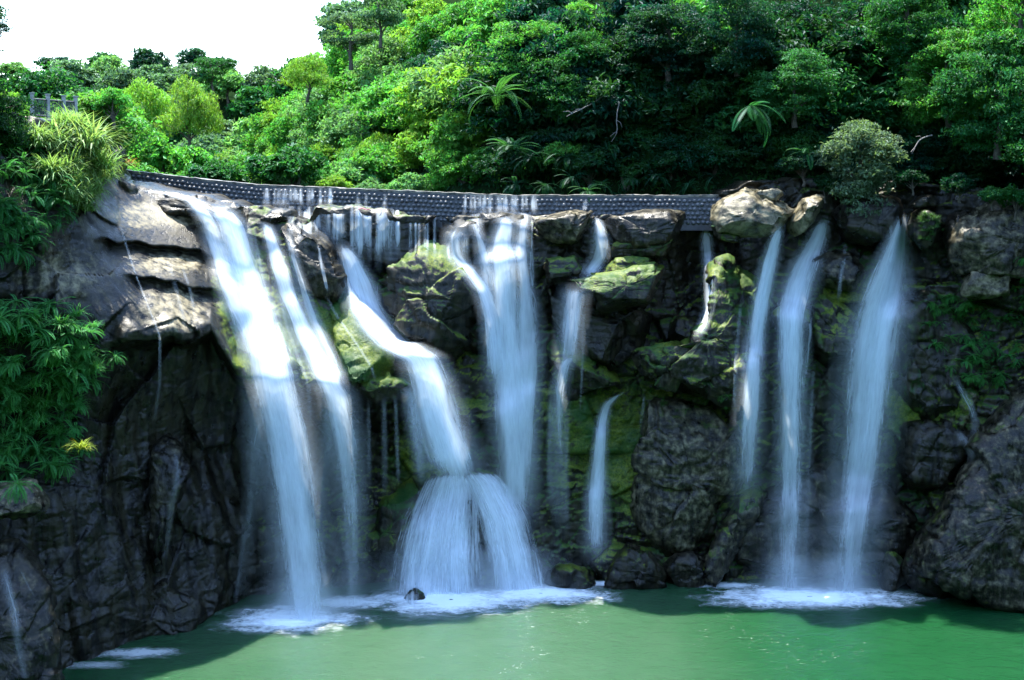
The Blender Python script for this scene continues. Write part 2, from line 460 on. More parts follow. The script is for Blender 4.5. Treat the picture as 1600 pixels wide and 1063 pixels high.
# bedding steps of the tilted slabs at upper left
for (ax, ay), (bx, by), dep, hi in (((160, 372), (330, 392), 0.75, 7), ((205, 428), (330, 452), 0.65, 6)):
    ly = ay + (PX - ax) * (by - ay) / (bx - ax) + 16 * perlin(np.stack([PX.ravel() * 0.035, PX.ravel() * 0 + ay, PX.ravel() * 0], -1)).reshape(PX.shape)
    msk = sstep(ax - 20, ax + 20, PX) * (1 - sstep(bx - 10, bx + 30, PX))
    YY += msk * dep * (sstep(0, hi, PY - ly) - sstep(hi, hi + 48, PY - ly))
P3 = W(PX, PY, YY).reshape(-1, 3)
leftw = (1 - sstep(330, 520, PX)).ravel()
f1, e1 = facets(P3 * np.array((0.28, 0.28, 0.32)), 1, 0.9)
f2, e2 = facets(P3 * np.array((0.8, 0.8, 1.1)) + 0.6 * np.stack([fbm(P3 * 0.7, 3)] * 3, -1), 2, 0.8)
f3, e3 = facets(P3 * np.array((2.0, 2.0, 2.6)) + 0.4 * np.stack([fbm(P3 * 1.1, 2)] * 3, -1), 5, 0.8)
rid = fbm(P3 * np.array((0.5, 0.5, 0.5)), 5, 0.52, True)
strat = fbm(P3 * np.array((0.12, 0.12, 1.1)) + np.stack([0.25 * P3[:, 2], 0 * rid, 0.12 * P3[:, 0]], -1), 4)
flute = fbm(P3 * np.array((0.9, 0.9, 0.06)), 2, 0.4)
fine = fbm(P3 * 2.6, 4, 0.55)
disp = (0.9 - 0.25 * leftw) * f1 + (0.20 - 0.14 * leftw) * f2 + 0.09 * rid + (0.085 - 0.06 * leftw) * f3 + (0.22 - 0.08 * leftw) * strat + (0.12 + 0.55 * leftw) * flute + (0.06 - 0.03 * leftw) * fine
# calmer on the smooth lit slabs and above the mossy lip
calm = 1.25 * blob(PX, PY, 250, 400, 120, 130) + 0.6 * blob(PX, PY, 560, 520, 90, 80) + 0.4 * blob(PX, PY, 450, 500, 90, 120)
disp *= (1 - np.clip(calm, 0, 0.97)).ravel()
# joints: long slanting cracks
crk = e1 * 2.0 + 0.3 * np.clip(fbm(P3 * 0.4, 2), 0, 1)
Y2 = YY.ravel() + disp + 0.05 * np.exp(-(e2 / 0.05) ** 2) * (1 - calm.ravel().clip(0, 1)) + 0.12 * np.exp(-(e1 / 0.03) ** 2) * (1 - leftw)
VC = W(PX.ravel(), PY.ravel(), Y2)
g = VC.reshape(nrow, ncol, 3)
nrm = np.cross(np.gradient(g, axis=1), np.gradient(g, axis=0)); nrm /= np.linalg.norm(nrm, axis=2)[..., None] + 1e-9
nrm *= np.where(nrm[..., 1:2] > 0, -1, 1)
up = nrm[..., 2]
moss = (0.30 * blob(PX, PY, 560, 520, 110, 80) + 0.55 * blob(PX, PY, 590, 560, 70, 60) + 0.35 * blob(PX, PY, 450, 520, 60, 100) + 0.5 * blob(PX, PY, 395, 560, 40, 90) + 0.55 * blob(PX, PY, 360, 450, 40, 90)
        + 0.22 * blob(PX, PY, 230, 480, 60, 60) + 0.4 * blob(PX, PY, 640, 740, 60, 90)
        + 0.45 * blob(PX, PY, 1000, 720, 90, 90) + 0.35 * blob(PX, PY, 900, 650, 70, 100) + 0.6 * blob(PX, PY, 1440, 610, 80, 130) + 0.45 * blob(PX, PY, 1330, 480, 60, 80)
        + 0.3 * blob(PX, PY, 1100, 700, 120, 150) + 0.35 * blob(PX, PY, 1470, 860, 60, 60)) + 0.55 * sstep(0.25, 0.75, up) * sstep(330, 420, PX) + 0.20 * sstep(560, 640, PX) * sstep(380, 460, PY)
pale = (0.9 * blob(PX, PY, 245, 335, 85, 24) + 0.8 * blob(PX, PY, 270, 412, 62, 16) + 0.85 * blob(PX, PY, 272, 488, 55, 40) + 0.55 * blob(PX, PY, 90, 430, 110, 60)  # the slab patches also paint in the sun falling on them
        + 0.28 * blob(PX, PY, 1140, 720, 70, 70) + 0.4 * blob(PX, PY, 1060, 760, 60, 70) + 0.55 * blob(PX, PY, 1510, 650, 35, 60) + 0.5 * blob(PX, PY, 1550, 400, 70, 60) + 0.2 * blob(PX, PY, 1550, 800, 80, 80) + 0.25 * blob(PX, PY, 270, 740, 40, 60)) 
# back rows: the terrace the weir stands on
bk = np.linspace(0, 1, nback)[1:][:, None] ** 1.3
topY = Y2.reshape(nrow, ncol)[0]; topZ = g[0, :, 2]
endY = np.where(cxs < 175, topY + 5, np.interp(cxs, [175, 230], [60.5, 76]))
yb = topY[None] + (endY - topY)[None] * bk
xb = g[0, :, 0][None] + 0 * bk
zb = topZ[None] + 0.02 * (yb - topY[None]) + 0 * xb - np.where(cxs < 200, 7.0, 0.0)[None] * sstep(0.6, 1.0, bk)
PB = np.stack([xb, yb, zb], -1).reshape(-1, 3)
PB[:, 2] += 0.12 * fbm(PB * 0.8, 4) * np.repeat(bk[:, 0] > 0, ncol)
back = PB.reshape(nback - 1, ncol, 3)[::-1]
allv = np.concatenate([back.reshape(-1, 3), VC])
nb = (nback - 1) * ncol
cliff_me = mesh('cliff', allv, grid_faces(nrow + nback - 1, ncol)[:, ::-1], M_ROCK,
                attrs={'moss': np.r_[np.full(nb, 0.2), moss.ravel()], 'pale': np.r_[np.full(nb, 0.1), pale.ravel()], 'crack': np.r_[np.full(nb, 1.0), crk]})
cliff = tag(obj('cliff', cliff_me), 'dark wet horseshoe cliff of layered sandstone behind the falls', kind='structure')

# collected surfaces for draping the water
sub = np.arange(0, nrow, 2)
gi = (np.arange(nrow)[::2][:, None] * ncol + np.arange(ncol)[::2][None]).ravel()
drape = [(VC[gi], grid_faces(len(range(0, nrow, 2)), len(range(0, ncol, 2))))]

# ------------------------------------------------------------------ boulders and ledges
def smooth_poly(poly, n):
    P = np.asarray(poly, float); k = len(P)
    t = np.linspace(0, k, n, endpoint=False); i = t.astype(int); f = (t - i)[:, None]
    p0, p1, p2, p3 = P[(i - 1) % k], P[i % k], P[(i + 1) % k], P[(i + 2) % k]
    cat = 0.5 * ((2 * p1) + (-p0 + p2) * f + (2 * p0 - 5 * p1 + 4 * p2 - p3) * f ** 2 + (-p0 + 3 * p1 - 3 * p2 + p3) * f ** 3)
    lin = p1 + (p2 - p1) * f
    return 0.6 * cat + 0.4 * lin
RK = 0
def rock(label, poly, Y, T, Tb=2.2, p=2.6, lean=0.25, moss=0.3, pale=0.1, topmoss=0.5, rough=1.0, name='boulder', cat='rock', group=None, cut=1.0):
    """a closed boulder: outline in the frontal plane at its own depth Y, bulging T metres forward and Tb back"""
    global RK
    RK += 1
    poly = np.asarray(poly, float); poly = poly.mean(0) + (poly - poly.mean(0)) * 1.07
    n = int(np.clip(np.linalg.norm(np.diff(np.r_[poly, poly[:1]], axis=0), axis=1).sum() / 3.0, 60, 260))
    B = smooth_poly(poly, n)
    c = 0.5 * (B.mean(0) + 0.5 * (B.max(0) + B.min(0)))
    nr = int(np.clip(n / 6, 14, 40)); nbk = 8
    r = np.linspace(0.03, 1, nr)
    front = c + (B - c)[None] * r[:, None, None]
    df = T * np.clip(1 - r ** p, 0, 1) ** (1 / p)
    rb = np.linspace(1, 0.05, nbk + 1)[1:]
    backp = c + (B - c)[None] * rb[:, None, None]
    db = -Tb * np.clip(1 - rb ** p, 0, 1) ** (1 / p)
    pp = np.concatenate([front, backp]); dd = np.r_[df, db]
    ly = lean * (c[1] - pp[..., 1]) / FP * Y
    Yv = Y - dd[:, None] + ly
    V = W(pp[..., 0], pp[..., 1], Y + 0 * Yv)
    V[..., 1] = Yv
    # outline stays on its rays at depth Y, the bulge goes straight forward and back
    sh = (Yv / Y)
    V[..., 0] *= 1 + 0.5 * (sh - 1); V[..., 2] = CZ + (V[..., 2] - CZ) * (1 + 0.5 * (sh - 1))
    V = V.reshape(-1, 3)
    rr = np.random.default_rng(7000 + RK); cen0 = V.mean(0)
    for _ in range(13):
        nn = rr.normal(size=3) * np.array((1, 0.9, 1)); nn[1] = -abs(nn[1]) if rr.random() < 0.75 else nn[1]; nn /= np.linalg.norm(nn)
        dt = (V - cen0) @ nn; h = dt.max() * rr.uniform(0.66, 0.93)
        V = V - nn[None] * (np.maximum(dt - h, 0) * 0.93 * cut)[:, None]
    Fc = grid_faces(nr + nbk, n, True)
    Vn = V.reshape(nr + nbk, n, 3)
    d1 = np.roll(Vn, -1, 1) - np.roll(Vn, 1, 1); d2 = np.gradient(Vn, axis=0)
    nm = np.cross(d1, d2).reshape(-1, 3); nm /= np.linalg.norm(nm, axis=1)[:, None] + 1e-9
    cen = V.mean(0); sgn = np.sign(((V - cen) * nm).sum(1)); nm *= np.where(np.mean(sgn) < 0, -1, 1)
    size = min(np.ptp(V[:, 0]), np.ptp(V[:, 2]))
    fr = np.clip(1.3 / size, 0.35, 1.6)
    q = V + RK * 13.1
    fa, ea = facets(q * fr + 0.25 * np.stack([fbm(q * fr * 1.3, 2)] * 3, -1), RK, 0.9)
    fb, eb = facets(q * fr * 2.7, RK + 3, 0.8)
    st = fbm(q * np.array((0.2, 0.2, 2.2)) + np.stack([0 * fa, 0 * fa, 0.15 * q[:, 0]], -1), 3)
    lay = q[:, 2] * 1.5 + 0.14 * q[:, 0] + 0.55 * fbm(q * np.array((0.45, 0.45, 0.3)), 3)
    fr_ = lay - np.floor(lay)
    bed = sstep(0.0, 0.12, fr_) * (1 - 0.6 * fr_)                       # worn bedding planes
    d = rough * size * (0.095 * fa + 0.032 * fb + 0.028 * fbm(q * fr * 1.2, 4) + 0.018 * st + 0.010 * fbm(q * 3.5, 3)) + rough * 0.045 * (bed - 0.6)
    d -= rough * 0.008 * size * np.exp(-(ea / 0.05) ** 2)
    V = V + nm * d[:, None]
    Vn = V.reshape(nr + nbk, n, 3)
    d1 = np.roll(Vn, -1, 1) - np.roll(Vn, 1, 1); d2 = np.gradient(Vn, axis=0)
    nm2 = np.cross(d1, d2).reshape(-1, 3); nm2 /= np.linalg.norm(nm2, axis=1)[:, None] + 1e-9
    nm2 *= np.where(((nm2 * nm).sum(1) < 0)[:, None], -1, 1)
    k0 = len(V)
    # close the front and back poles
    V = np.r_[V, [Vn[0].mean(0)], [Vn[-1].mean(0)]]
    ring = np.arange(n); tri = []
    me_f = Fc
    caps = np.concatenate([np.stack([ring, np.roll(ring, -1), np.full(n, k0), np.full(n, k0)], -1)])
    mo = np.clip(moss + topmoss * sstep(0.25, 0.75, nm2[:, 2]) - 0.1, 0, 1.2); mo = np.r_[mo, moss, moss]
    pa = np.r_[np.full(k0, pale), pale, pale]
    base = V.min(0); cen = np.array((V[:, 0].mean(), V[:, 1].mean(), base[2]))
    drape.append((V.copy(), Fc))
    V = V - cen
    me = bpy.data.meshes.new(name)
    tris = [(int(a), int((a + 1) % n), k0) for a in range(n)]
    lb = (nr + nbk - 1) * n
    tris += [(int(lb + (a + 1) % n), int(lb + a), k0 + 1) for a in range(n)]
    me.from_pydata([tuple(v) for v in V], [], [tuple(map(int, f)) for f in Fc[:, ::-1]] + tris)
    me.polygons.foreach_set('use_smooth', np.ones(len(me.polygons), bool))
    for an, av in (('moss', mo), ('pale', pa), ('crack', np.r_[np.maximum(ea * 2.0, 0.0) + 0.25 * np.clip(fbm(q, 2), 0, 1), 1, 1])):
        a = me.attributes.new(an, 'FLOAT', 'POINT'); a.data.foreach_set('value', np.asarray(av, np.float32))
    me.materials.append(M_ROCK)
    o = obj(name, me, None, cen)
    tag(o, label, cat, group)
    return o

# -- upper left
rock('grey tilted stone block at the left end of the weir', [(173, 268), (205, 280), (216, 300), (212, 322), (190, 316), (172, 296)], 59.0, 0.8, 1.5, pale=0.35, moss=0.1, topmoss=0.1, name='rock_block')
rock('small brown boulder beside the dry orange grass above the weir', [(172, 238), (185, 226), (195, 236), (194, 256), (178, 262)], 60.5, 0.6, 0.8, pale=0.3, moss=0.0, topmoss=0.0)
rock('dark flat ledge carrying the top of the leftmost tall fall', [(214, 300), (290, 304), (345, 318), (400, 330), (412, 350), (360, 352), (310, 336), (240, 334)], 59.2, 1.0, 2.5, lean=0.9, moss=0.1, pale=0.15, topmoss=0.25, name='rock_ledge')
rock('dark wedge of rock under the left weir spill', [(402, 336), (425, 324), (460, 328), (462, 345), (430, 352), (404, 348)], 60.2, 0.7, 1.5, moss=0.0, pale=0.2, topmoss=0.1)
rock('dark brown rock shoulder right of the second fall from the left', [(440, 352), (480, 352), (515, 366), (530, 395), (535, 435), (520, 462), (490, 455), (462, 420), (445, 385)], 58.8, 1.5, 2.5, moss=0.12, pale=0.32, topmoss=0.2)
rock('long dark shelf with white strands under the left weir spill', [(455, 326), (520, 322), (600, 330), (680, 340), (684, 352), (672, 398), (630, 414), (560, 404), (500, 372), (460, 350)], 61.0, 1.2, 2.0, p=4.5, lean=0.12, moss=0.05, pale=0.05, topmoss=0.5, name='rock_ledge')
rock('bright yellow-green mossy slab between the second and third falls', [(492, 462), (530, 455), (566, 476), (610, 530), (640, 575), (630, 612), (575, 620), (548, 596), (520, 545), (496, 500)], 56.9, 0.8, 2.0, p=3.2, lean=1.1, moss=0.75, pale=0.2, topmoss=0.3, rough=0.55, name='rock_slab')
rock('dark green ragged lip of rock under the mossy slab', [(548, 598), (585, 588), (625, 590), (644, 606), (640, 622), (590, 630), (556, 622)], 55.6, 0.9, 1.5, p=3, moss=0.45, pale=0.0)
rock('mossy strip of rock between the two leftmost falls', [(404, 455), (424, 470), (452, 530), (480, 590), (500, 612), (462, 606), (430, 570), (408, 510)], 56.4, 0.7, 1.6, lean=0.9, moss=0.6, pale=0.0, name='rock_slab', rough=0.7)
# -- centre
rock('pale wet ledge where the third fall turns and drops', [(606, 536), (640, 538), (690, 544), (704, 554), (694, 572), (650, 578), (618, 566)], 57.2, 0.8, 1.8, p=3, lean=0.5, moss=0.2, pale=0.2, topmoss=0.3, name='rock_ledge')
rock('big boulder with bright mossy cap left of the central fall', [(617, 390), (660, 386), (700, 398), (735, 424), (748, 460), (742, 505), (715, 535), (680, 548), (640, 542), (606, 520), (600, 465), (604, 425)], 59.4, 1.9, 2.5, p=3.0, lean=0.35, moss=0.2, pale=0.05, topmoss=0.75, rough=0.9)
rock('dark stone step at the top left of the central cascade', [(694, 355), (715, 346), (755, 352), (768, 374), (758, 396), (712, 398), (694, 384)], 60.3, 0.9, 1.5, moss=0.1, pale=0.1, topmoss=0.2)
rock('low dark stone step under the weir in the central cascade', [(730, 340), (770, 334), (830, 338), (838, 356), (800, 366), (740, 362)], 60.8, 0.8, 1.5, moss=0.05, pale=0.15, topmoss=0.1)
rock('pale wet shelf splitting the central cascade in two', [(700, 404), (760, 394), (838, 396), (842, 424), (800, 440), (740, 446), (704, 428)], 60.2, 1.0, 1.8, moss=0.2, pale=0.2, topmoss=0.3, name='rock_ledge')
rock('rounded grey boulder below the cobbled weir right of the central fall', [(832, 362), (846, 342), (880, 331), (918, 332), (930, 348), (926, 370), (890, 378), (850, 378)], 60.3, 1.2, 1.8, p=2.8, moss=0.08, pale=0.42, topmoss=0.05)
rock('long flat grey boulder under the right half of the weir', [(942, 352), (960, 338), (1020, 331), (1076, 333), (1082, 352), (1066, 378), (1010, 388), (955, 378)], 60.4, 1.2, 1.8, p=3.4, moss=0.22, pale=0.30, topmoss=0.1)
rock('thin mossy ledge under the long flat grey boulder', [(950, 386), (985, 376), (1030, 380), (1062, 378), (1066, 392), (1020, 402), (960, 402)], 60.2, 0.9, 1.5, moss=0.45, pale=0.1, topmoss=0.6, name='rock_ledge')
rock('small mossy hump of rock left of the lower ledge fall', [(842, 412), (870, 402), (905, 402), (914, 420), (905, 438), (868, 444), (846, 436)], 59.7, 1.0, 1.8, moss=0.25, pale=0.0, topmoss=0.7)
rock('broad mossy overhanging ledge right of the central fall, glowing yellow-green', [(880, 446), (905, 432), (950, 428), (1000, 412), (1050, 410), (1070, 420), (1040, 440), (1022, 462), (985, 478), (930, 482), (886, 470)], 59.2, 1.7, 2.2, p=3.0, lean=0.6, moss=0.35, pale=0.1, topmoss=0.8, name='rock_ledge', rough=0.7)
rock('rounded mossy hump on top of the broad overhanging ledge', [(945, 420), (965, 404), (1000, 402), (1028, 408), (1018, 422), (970, 432), (946, 432)], 59.6, 0.9, 1.5, moss=0.4, pale=0.0, topmoss=0.7)
rock('dark cracked block under the broad mossy ledge', [(846, 452), (890, 470), (985, 482), (1018, 478), (1010, 530), (975, 590), (940, 578), (905, 540), (862, 520), (846, 490)], 60.2, 1.5, 2.0, moss=0.15, pale=0.06, topmoss=0.3)
rock('green dripping boulder under the ledge fall', [(846, 540), (880, 530), (930, 562), (968, 590), (962, 612), (900, 622), (858, 606), (844, 576)], 59.6, 1.2, 1.8, moss=0.42, pale=0.06)
rock('dark angular stone in the shaded cleft', [(1042, 510), (1066, 494), (1096, 496), (1100, 520), (1080, 536), (1050, 532)], 61.0, 0.9, 1.5, moss=0.05, pale=0.15)
rock('mossy yellow shoulder of rock beside the shaded cleft', [(990, 570), (1012, 546), (1060, 540), (1100, 510), (1120, 478), (1118, 430), (1150, 412), (1190, 418), (1200, 470), (1186, 540), (1178, 600), (1120, 636), (1060, 632), (1010, 620)], 58.9, 1.6, 2.6, p=3, lean=0.45, moss=0.36, pale=0.30, topmoss=0.6)
rock('low rock knob with yellow moss at the lip of the shoulder', [(1006, 556), (1026, 540), (1062, 540), (1074, 562), (1060, 590), (1024, 600), (1006, 584)], 58.0, 0.9, 1.5, moss=0.5, pale=0.1, topmoss=0.7)
rock('broad tan rock face under the mossy shoulder', [(980, 650), (1030, 628), (1110, 640), (1160, 680), (1180, 740), (1150, 800), (1110, 850), (1060, 868), (1010, 850), (980, 790), (968, 710)], 59.2, 1.5, 2.4, p=3.2, lean=0.2, moss=0.30, pale=0.42, topmoss=0.2, rough=0.7, cut=0.7)
rock('fern-green mossy boulder at the waterline right of the thin fall', [(940, 905), (950, 868), (978, 844), (1006, 856), (1040, 880), (1066, 912), (1000, 922), (950, 920)], 57.6, 1.1, 1.6, moss=0.34, pale=0.15, topmoss=0.15)
rock('long diagonal slab leaning out of the water at right of centre', [(1086, 912), (1100, 880), (1130, 822), (1170, 772), (1196, 756), (1200, 780), (1168, 840), (1124, 896), (1106, 918)], 57.9, 0.9, 1.5, p=3, moss=0.25, pale=0.36, name='rock_slab')
rock('rounded boulder lying in front of the tan rock face', [(1040, 880), (1070, 866), (1104, 872), (1110, 895), (1092, 916), (1056, 918), (1038, 904)], 57.5, 0.8, 1.4, moss=0.2, pale=0.3, topmoss=0.1)
rock('mound under the spreading fans of the third fall', [(700, 745), (735, 735), (770, 742), (812, 790), (842, 850), (856, 925), (740, 945), (612, 925), (630, 870), (650, 810), (672, 768)], 59.0, 1.5, 2.2, p=2.4, lean=0.3, moss=0.3, pale=0.1, topmoss=0.2)
rock('small dark stone poking out of foam below the third fall', [(630, 936), (637, 923), (648, 919), (660, 927), (663, 944), (640, 948)], 55.2, 0.35, 0.5, moss=0.1, pale=0.1)
rock('low dark hump of rock with foam on top right of the water fans', [(846, 912), (860, 890), (890, 882), (925, 896), (950, 915), (900, 926), (850, 924)], 57.2, 0.9, 1.3, moss=0.15, pale=0.05)
rock('dark green broken rock left of the water fans', [(575, 860), (590, 800), (610, 758), (640, 750), (655, 790), (640, 860), (600, 905), (570, 905)], 57.9, 0.9, 1.8, moss=0.42, pale=0.05)
# -- right
rock('largest pale grey boulder at the right end of the weir', [(1112, 350), (1114, 328), (1128, 312), (1160, 302), (1200, 300), (1228, 306), (1234, 330), (1216, 356), (1180, 372), (1140, 374), (1118, 364)], 58.6, 1.7, 2.0, p=3.0, moss=0.06, pale=0.62, topmoss=0.0, rough=0.8)
rock('small rounded pale stone on top of the largest grey boulder', [(1152, 300), (1160, 294), (1172, 294), (1180, 302), (1176, 314), (1158, 316)], 58.7, 0.45, 0.6, moss=0.0, pale=0.8, topmoss=0.0)
rock('flat pale stone on the crown of the largest grey boulder', [(1182, 302), (1196, 295), (1216, 296), (1230, 306), (1216, 314), (1190, 314)], 58.8, 0.5, 0.6, moss=0.0, pale=0.75, topmoss=0.0)
rock('mossy lower shoulder of the largest grey boulder', [(1112, 354), (1140, 350), (1165, 362), (1160, 378), (1128, 376)], 58.2, 0.7, 1.2, moss=0.45, pale=0.3)
rock('smooth pale leaning boulder between two of the right falls', [(1226, 362), (1236, 336), (1262, 306), (1284, 298), (1292, 308), (1288, 330), (1262, 356), (1240, 372)], 58.7, 1.2, 1.6, p=2.4, moss=0.08, pale=0.62, topmoss=0.0, rough=0.5)
rock('dark wet rock with glinting drips between the right falls', [(1296, 330), (1320, 312), (1370, 306), (1402, 316), (1400, 350), (1376, 378), (1330, 380), (1300, 366)], 59.6, 1.2, 2.0, p=3.4, moss=0.05, pale=0.06, topmoss=0.0)
rock('brown overhanging rock lip under the dark wet rock', [(1276, 408), (1310, 392), (1350, 400), (1356, 430), (1330, 452), (1290, 448), (1274, 430)], 59.4, 1.0, 1.8, moss=0.05, pale=0.36, topmoss=0.1)
rock('rounded green-bearded boulder right of the last fall', [(1422, 346), (1430, 330), (1452, 322), (1472, 330), (1478, 356), (1466, 384), (1440, 388), (1424, 372)], 58.6, 1.0, 1.6, moss=0.4, pale=0.2, topmoss=0.0)
rock('dark capstone on the green-bearded boulder', [(1424, 320), (1440, 306), (1462, 304), (1472, 314), (1466, 324), (1436, 326)], 58.7, 0.7, 1.0, moss=0.1, pale=0.2, topmoss=0.0)
rock('grey weathered outcrop at the upper right edge', [(1496, 380), (1516, 340), (1560, 318), (1620, 312), (1660, 340), (1650, 410), (1590, 440), (1530, 445), (1500, 425)], 57.2, 1.3, 2.2, p=3, moss=0.06, pale=0.42, topmoss=0.0, name='rock_outcrop')
rock('layered dark stones left of the grey weathered outcrop', [(1478, 352), (1492, 334), (1518, 330), (1512, 370), (1500, 400), (1482, 402)], 58.2, 0.9, 1.4, moss=0.05, pale=0.25, topmoss=0.0)
rock('pale water-worn stone below the grey outcrop', [(1504, 448), (1522, 420), (1556, 408), (1586, 420), (1580, 452), (1550, 470), (1516, 470)], 56.9, 1.0, 1.5, moss=0.05, pale=0.55, topmoss=0.0)
rock('mossy bulge of rock between the two nearest right falls', [(1276, 470), (1310, 462), (1340, 486), (1338, 550), (1310, 590), (1280, 576), (1268, 520)], 59.0, 1.0, 1.8, moss=0.42, pale=0.05)
rock('pale green wet step splitting the fall in the right group', [(1208, 490), (1232, 478), (1264, 484), (1270, 506), (1250, 520), (1216, 516)], 58.9, 0.9, 1.5, moss=0.35, pale=0.3, name='rock_ledge')
rock('algae-green wall of rock right of the last fall', [(1392, 470), (1430, 440), (1490, 450), (1540, 500), (1545, 580), (1520, 650), (1470, 664), (1420, 650), (1388, 580)], 58.4, 1.1, 2.2, p=3.2, moss=0.46, pale=0.1, topmoss=0.0)
rock('dark jutting block below the algae-green wall', [(1400, 700), (1420, 664), (1480, 656), (1530, 672), (1510, 730), (1470, 770), (1430, 760)], 57.9, 1.3, 2.0, p=3.4, moss=0.2, pale=0.14, topmoss=0.2)
rock('huge sloping boulder filling the lower right corner', [(1404, 900), (1418, 866), (1470, 800), (1500, 740), (1560, 660), (1620, 600), (1720, 590), (1780, 700), (1780, 900), (1720, 985), (1600, 962), (1500, 938), (1420, 922)], 55.6, 1.8, 3.5, p=3.0, lean=0.3, moss=0.34, pale=0.36, topmoss=0.1, rough=0.4, cut=0.35)
rock('mossy cracked block at the waterline at lower right', [(1408, 905), (1416, 868), (1444, 846), (1480, 852), (1500, 880), (1488, 922), (1440, 926)], 56.0, 0.8, 1.5, moss=0.36, pale=0.2, topmoss=0.1)
rock('broad dark slab leaning behind the right falls', [(1150, 790), (1200, 736), (1290, 716), (1360, 760), (1420, 820), (1400, 880), (1330, 905), (1230, 912), (1160, 880)], 58.4, 1.1, 2.0, p=3.4, lean=0.35, moss=0.3, pale=0.28, topmoss=0.1, name='rock_slab', rough=0.7)
rock('dark boulder at the waterline between the right falls and the lower right corner', [(1370, 905), (1380, 870), (1400, 850), (1416, 872), (1412, 920), (1380, 924)], 57.0, 0.8, 1.2, moss=0.12, pale=0.15)
# -- lower left
rock('pale grey streaked rock in the lower left corner', [(-60, 900), (-40, 872), (10, 862), (40, 890), (72, 930), (90, 990), (94, 1075), (60, 1130), (-70, 1130), (-110, 1000)], 43.6, 1.2, 2.2, p=3.0, lean=0.4, moss=0.0, pale=0.30, topmoss=0.0, rough=0.5, cut=0.5)
rock('grey stone jutting below the hanging ferns at left', [(-60, 770), (0, 758), (50, 756), (88, 770), (70, 800), (20, 806), (-60, 812)], 45.0, 1.2, 2.0, moss=0.05, pale=0.42, topmoss=0.1)
rock('jagged upright fin of rock on the dark left wall', [(236, 700), (256, 676), (288, 716), (296, 740), (270, 800), (255, 880), (240, 900), (232, 800)], 52.3, 0.7, 1.6, p=2.2, moss=0.1, pale=0.3, topmoss=0.1)
rock('low green-brown rock foot at the waterline below the left wall', [(210, 985), (225, 930), (262, 908), (306, 930), (318, 966), (290, 992), (240, 1004)], 51.6, 0.7, 1.5, moss=0.28, pale=0.12, topmoss=0.1)

print('rocks', round(time.time() - T0, 1))

# ------------------------------------------------------------------ weir
WX = np.array([-200.0, 150, 192, 300, 400, 600, 800, 1000, 1140, 1240])
WTOP = np.array([258.0, 262, 265, 278, 288, 297, 305, 305, 305, 304])
WY = np.array([66.0, 65, 64.5, 64, 63.6, 63, 62.4, 62.2, 62.2, 62.4])
def weir_pt(px, down=0.0, fwd=0.0):
    Yw = np.interp(px, WX, WY); P = W(px, np.interp(px, WX, WTOP), Yw)
    P = P.copy(); P[..., 2] -= down; P[..., 1] -= fwd
    return P
wr = bpy.data.objects.new('weir', None); C.objects.link(wr)
wr.location = weir_pt(np.array(700.0), 1.4)
tag(wr, 'low dark cobble-faced weir running across the top of the falls', 'weir')
L0 = np.array(wr.location)
xs = np.linspace(170, 1236, 220)
prof = [(0.12, -0.5), (0.12, 0.0), (0.0, 0.16), (1.9, 0.62), (1.9, -0.5)]
Vw = np.stack([weir_pt(xs, d, f) for d, f in prof]) - L0
obj('wall', mesh('weir_wall', Vw.reshape(-1, 3), grid_faces(len(prof), len(xs)), M_WEIR, False), wr)
prof = [(0.12, 0.02), (0.12, 0.20), (0.0, 0.21), (-0.02, 0.10), (0.0, -0.6)]
Vw = np.stack([weir_pt(xs, d, f) for d, f in prof]) - L0
Vw[..., 2] += 0.07 * fbm(Vw.reshape(-1, 3) * np.array((1.6, 1, 1)), 4).reshape(Vw.shape[:2])
obj('crest', mesh('weir_crest', Vw.reshape(-1, 3), grid_faces(len(prof), len(xs)), M_CREST, False), wr)
# cobbles set into the face, staggered rows (each under ten pixels: joined)
parts = []
dome_r = [(1.0, 0.0), (0.82, 0.55), (0.4, 0.92)]
nrowc = 6
tot = (weir_pt(1230.0)[0] - weir_pt(180.0)[0]); ncob = int(tot / 0.27)
for j in range(nrowc):
    for i in range(ncob):
        px = 180 + (1050) * (i + 0.5 * (j % 2) + random.uniform(-.12, .12)) / ncob
        dn = 0.32 + j * 0.235 + random.uniform(-.02, .02)
        c0 = weir_pt(px, dn, 0.16 + (dn / 1.9) * 0.46)
        rr = random.uniform(0.095, 0.135)
        ang = np.arange(7) * 2 * np.pi / 7 + random.random()
        V = [c0 + np.array((math.cos(a) * rr * s * 1.1, -rr * 0.75 * h, math.sin(a) * rr * s)) for s, h in dome_r for a in ang]
        V.append(c0 + np.array((0, -rr * 0.8, 0)))
        Fq = [(k * 7 + a, k * 7 + (a + 1) % 7, (k + 1) * 7 + (a + 1) % 7, (k + 1) * 7 + a) for k in range(2) for a in range(7)]
        Fq += [(14 + a, 14 + (a + 1) % 7, 21, 21) for a in range(7)]
        parts.append((np.array(V), np.array(Fq)))
V, Fq = joinVF(parts)
me = bpy.data.meshes.new('weir_cobbles')
me.from_pydata((V - L0).tolist(), [], [f[:3] if f[2] == f[3] else f for f in Fq.tolist()])
me.polygons.foreach_set('use_smooth', np.ones(len(me.polygons), bool)); me.materials.append(M_COBBLE)
cb = obj('cobbles', me, wr); cb['kind'] = 'stuff'
# river behind the weir
xs = np.linspace(-200, 1240, 60); bk = np.linspace(0, 1, 12)
P = np.stack([weir_pt(xs, 0.06, 0.0) + np.array((0, 60 * t, 0)) for t in bk]); P[..., 2] = 19.25
river = tag(obj('river', mesh('river', P.reshape(-1, 3), grid_faces(12, 60), M_POOL)), 'shallow river held behind the weir', kind='structure')

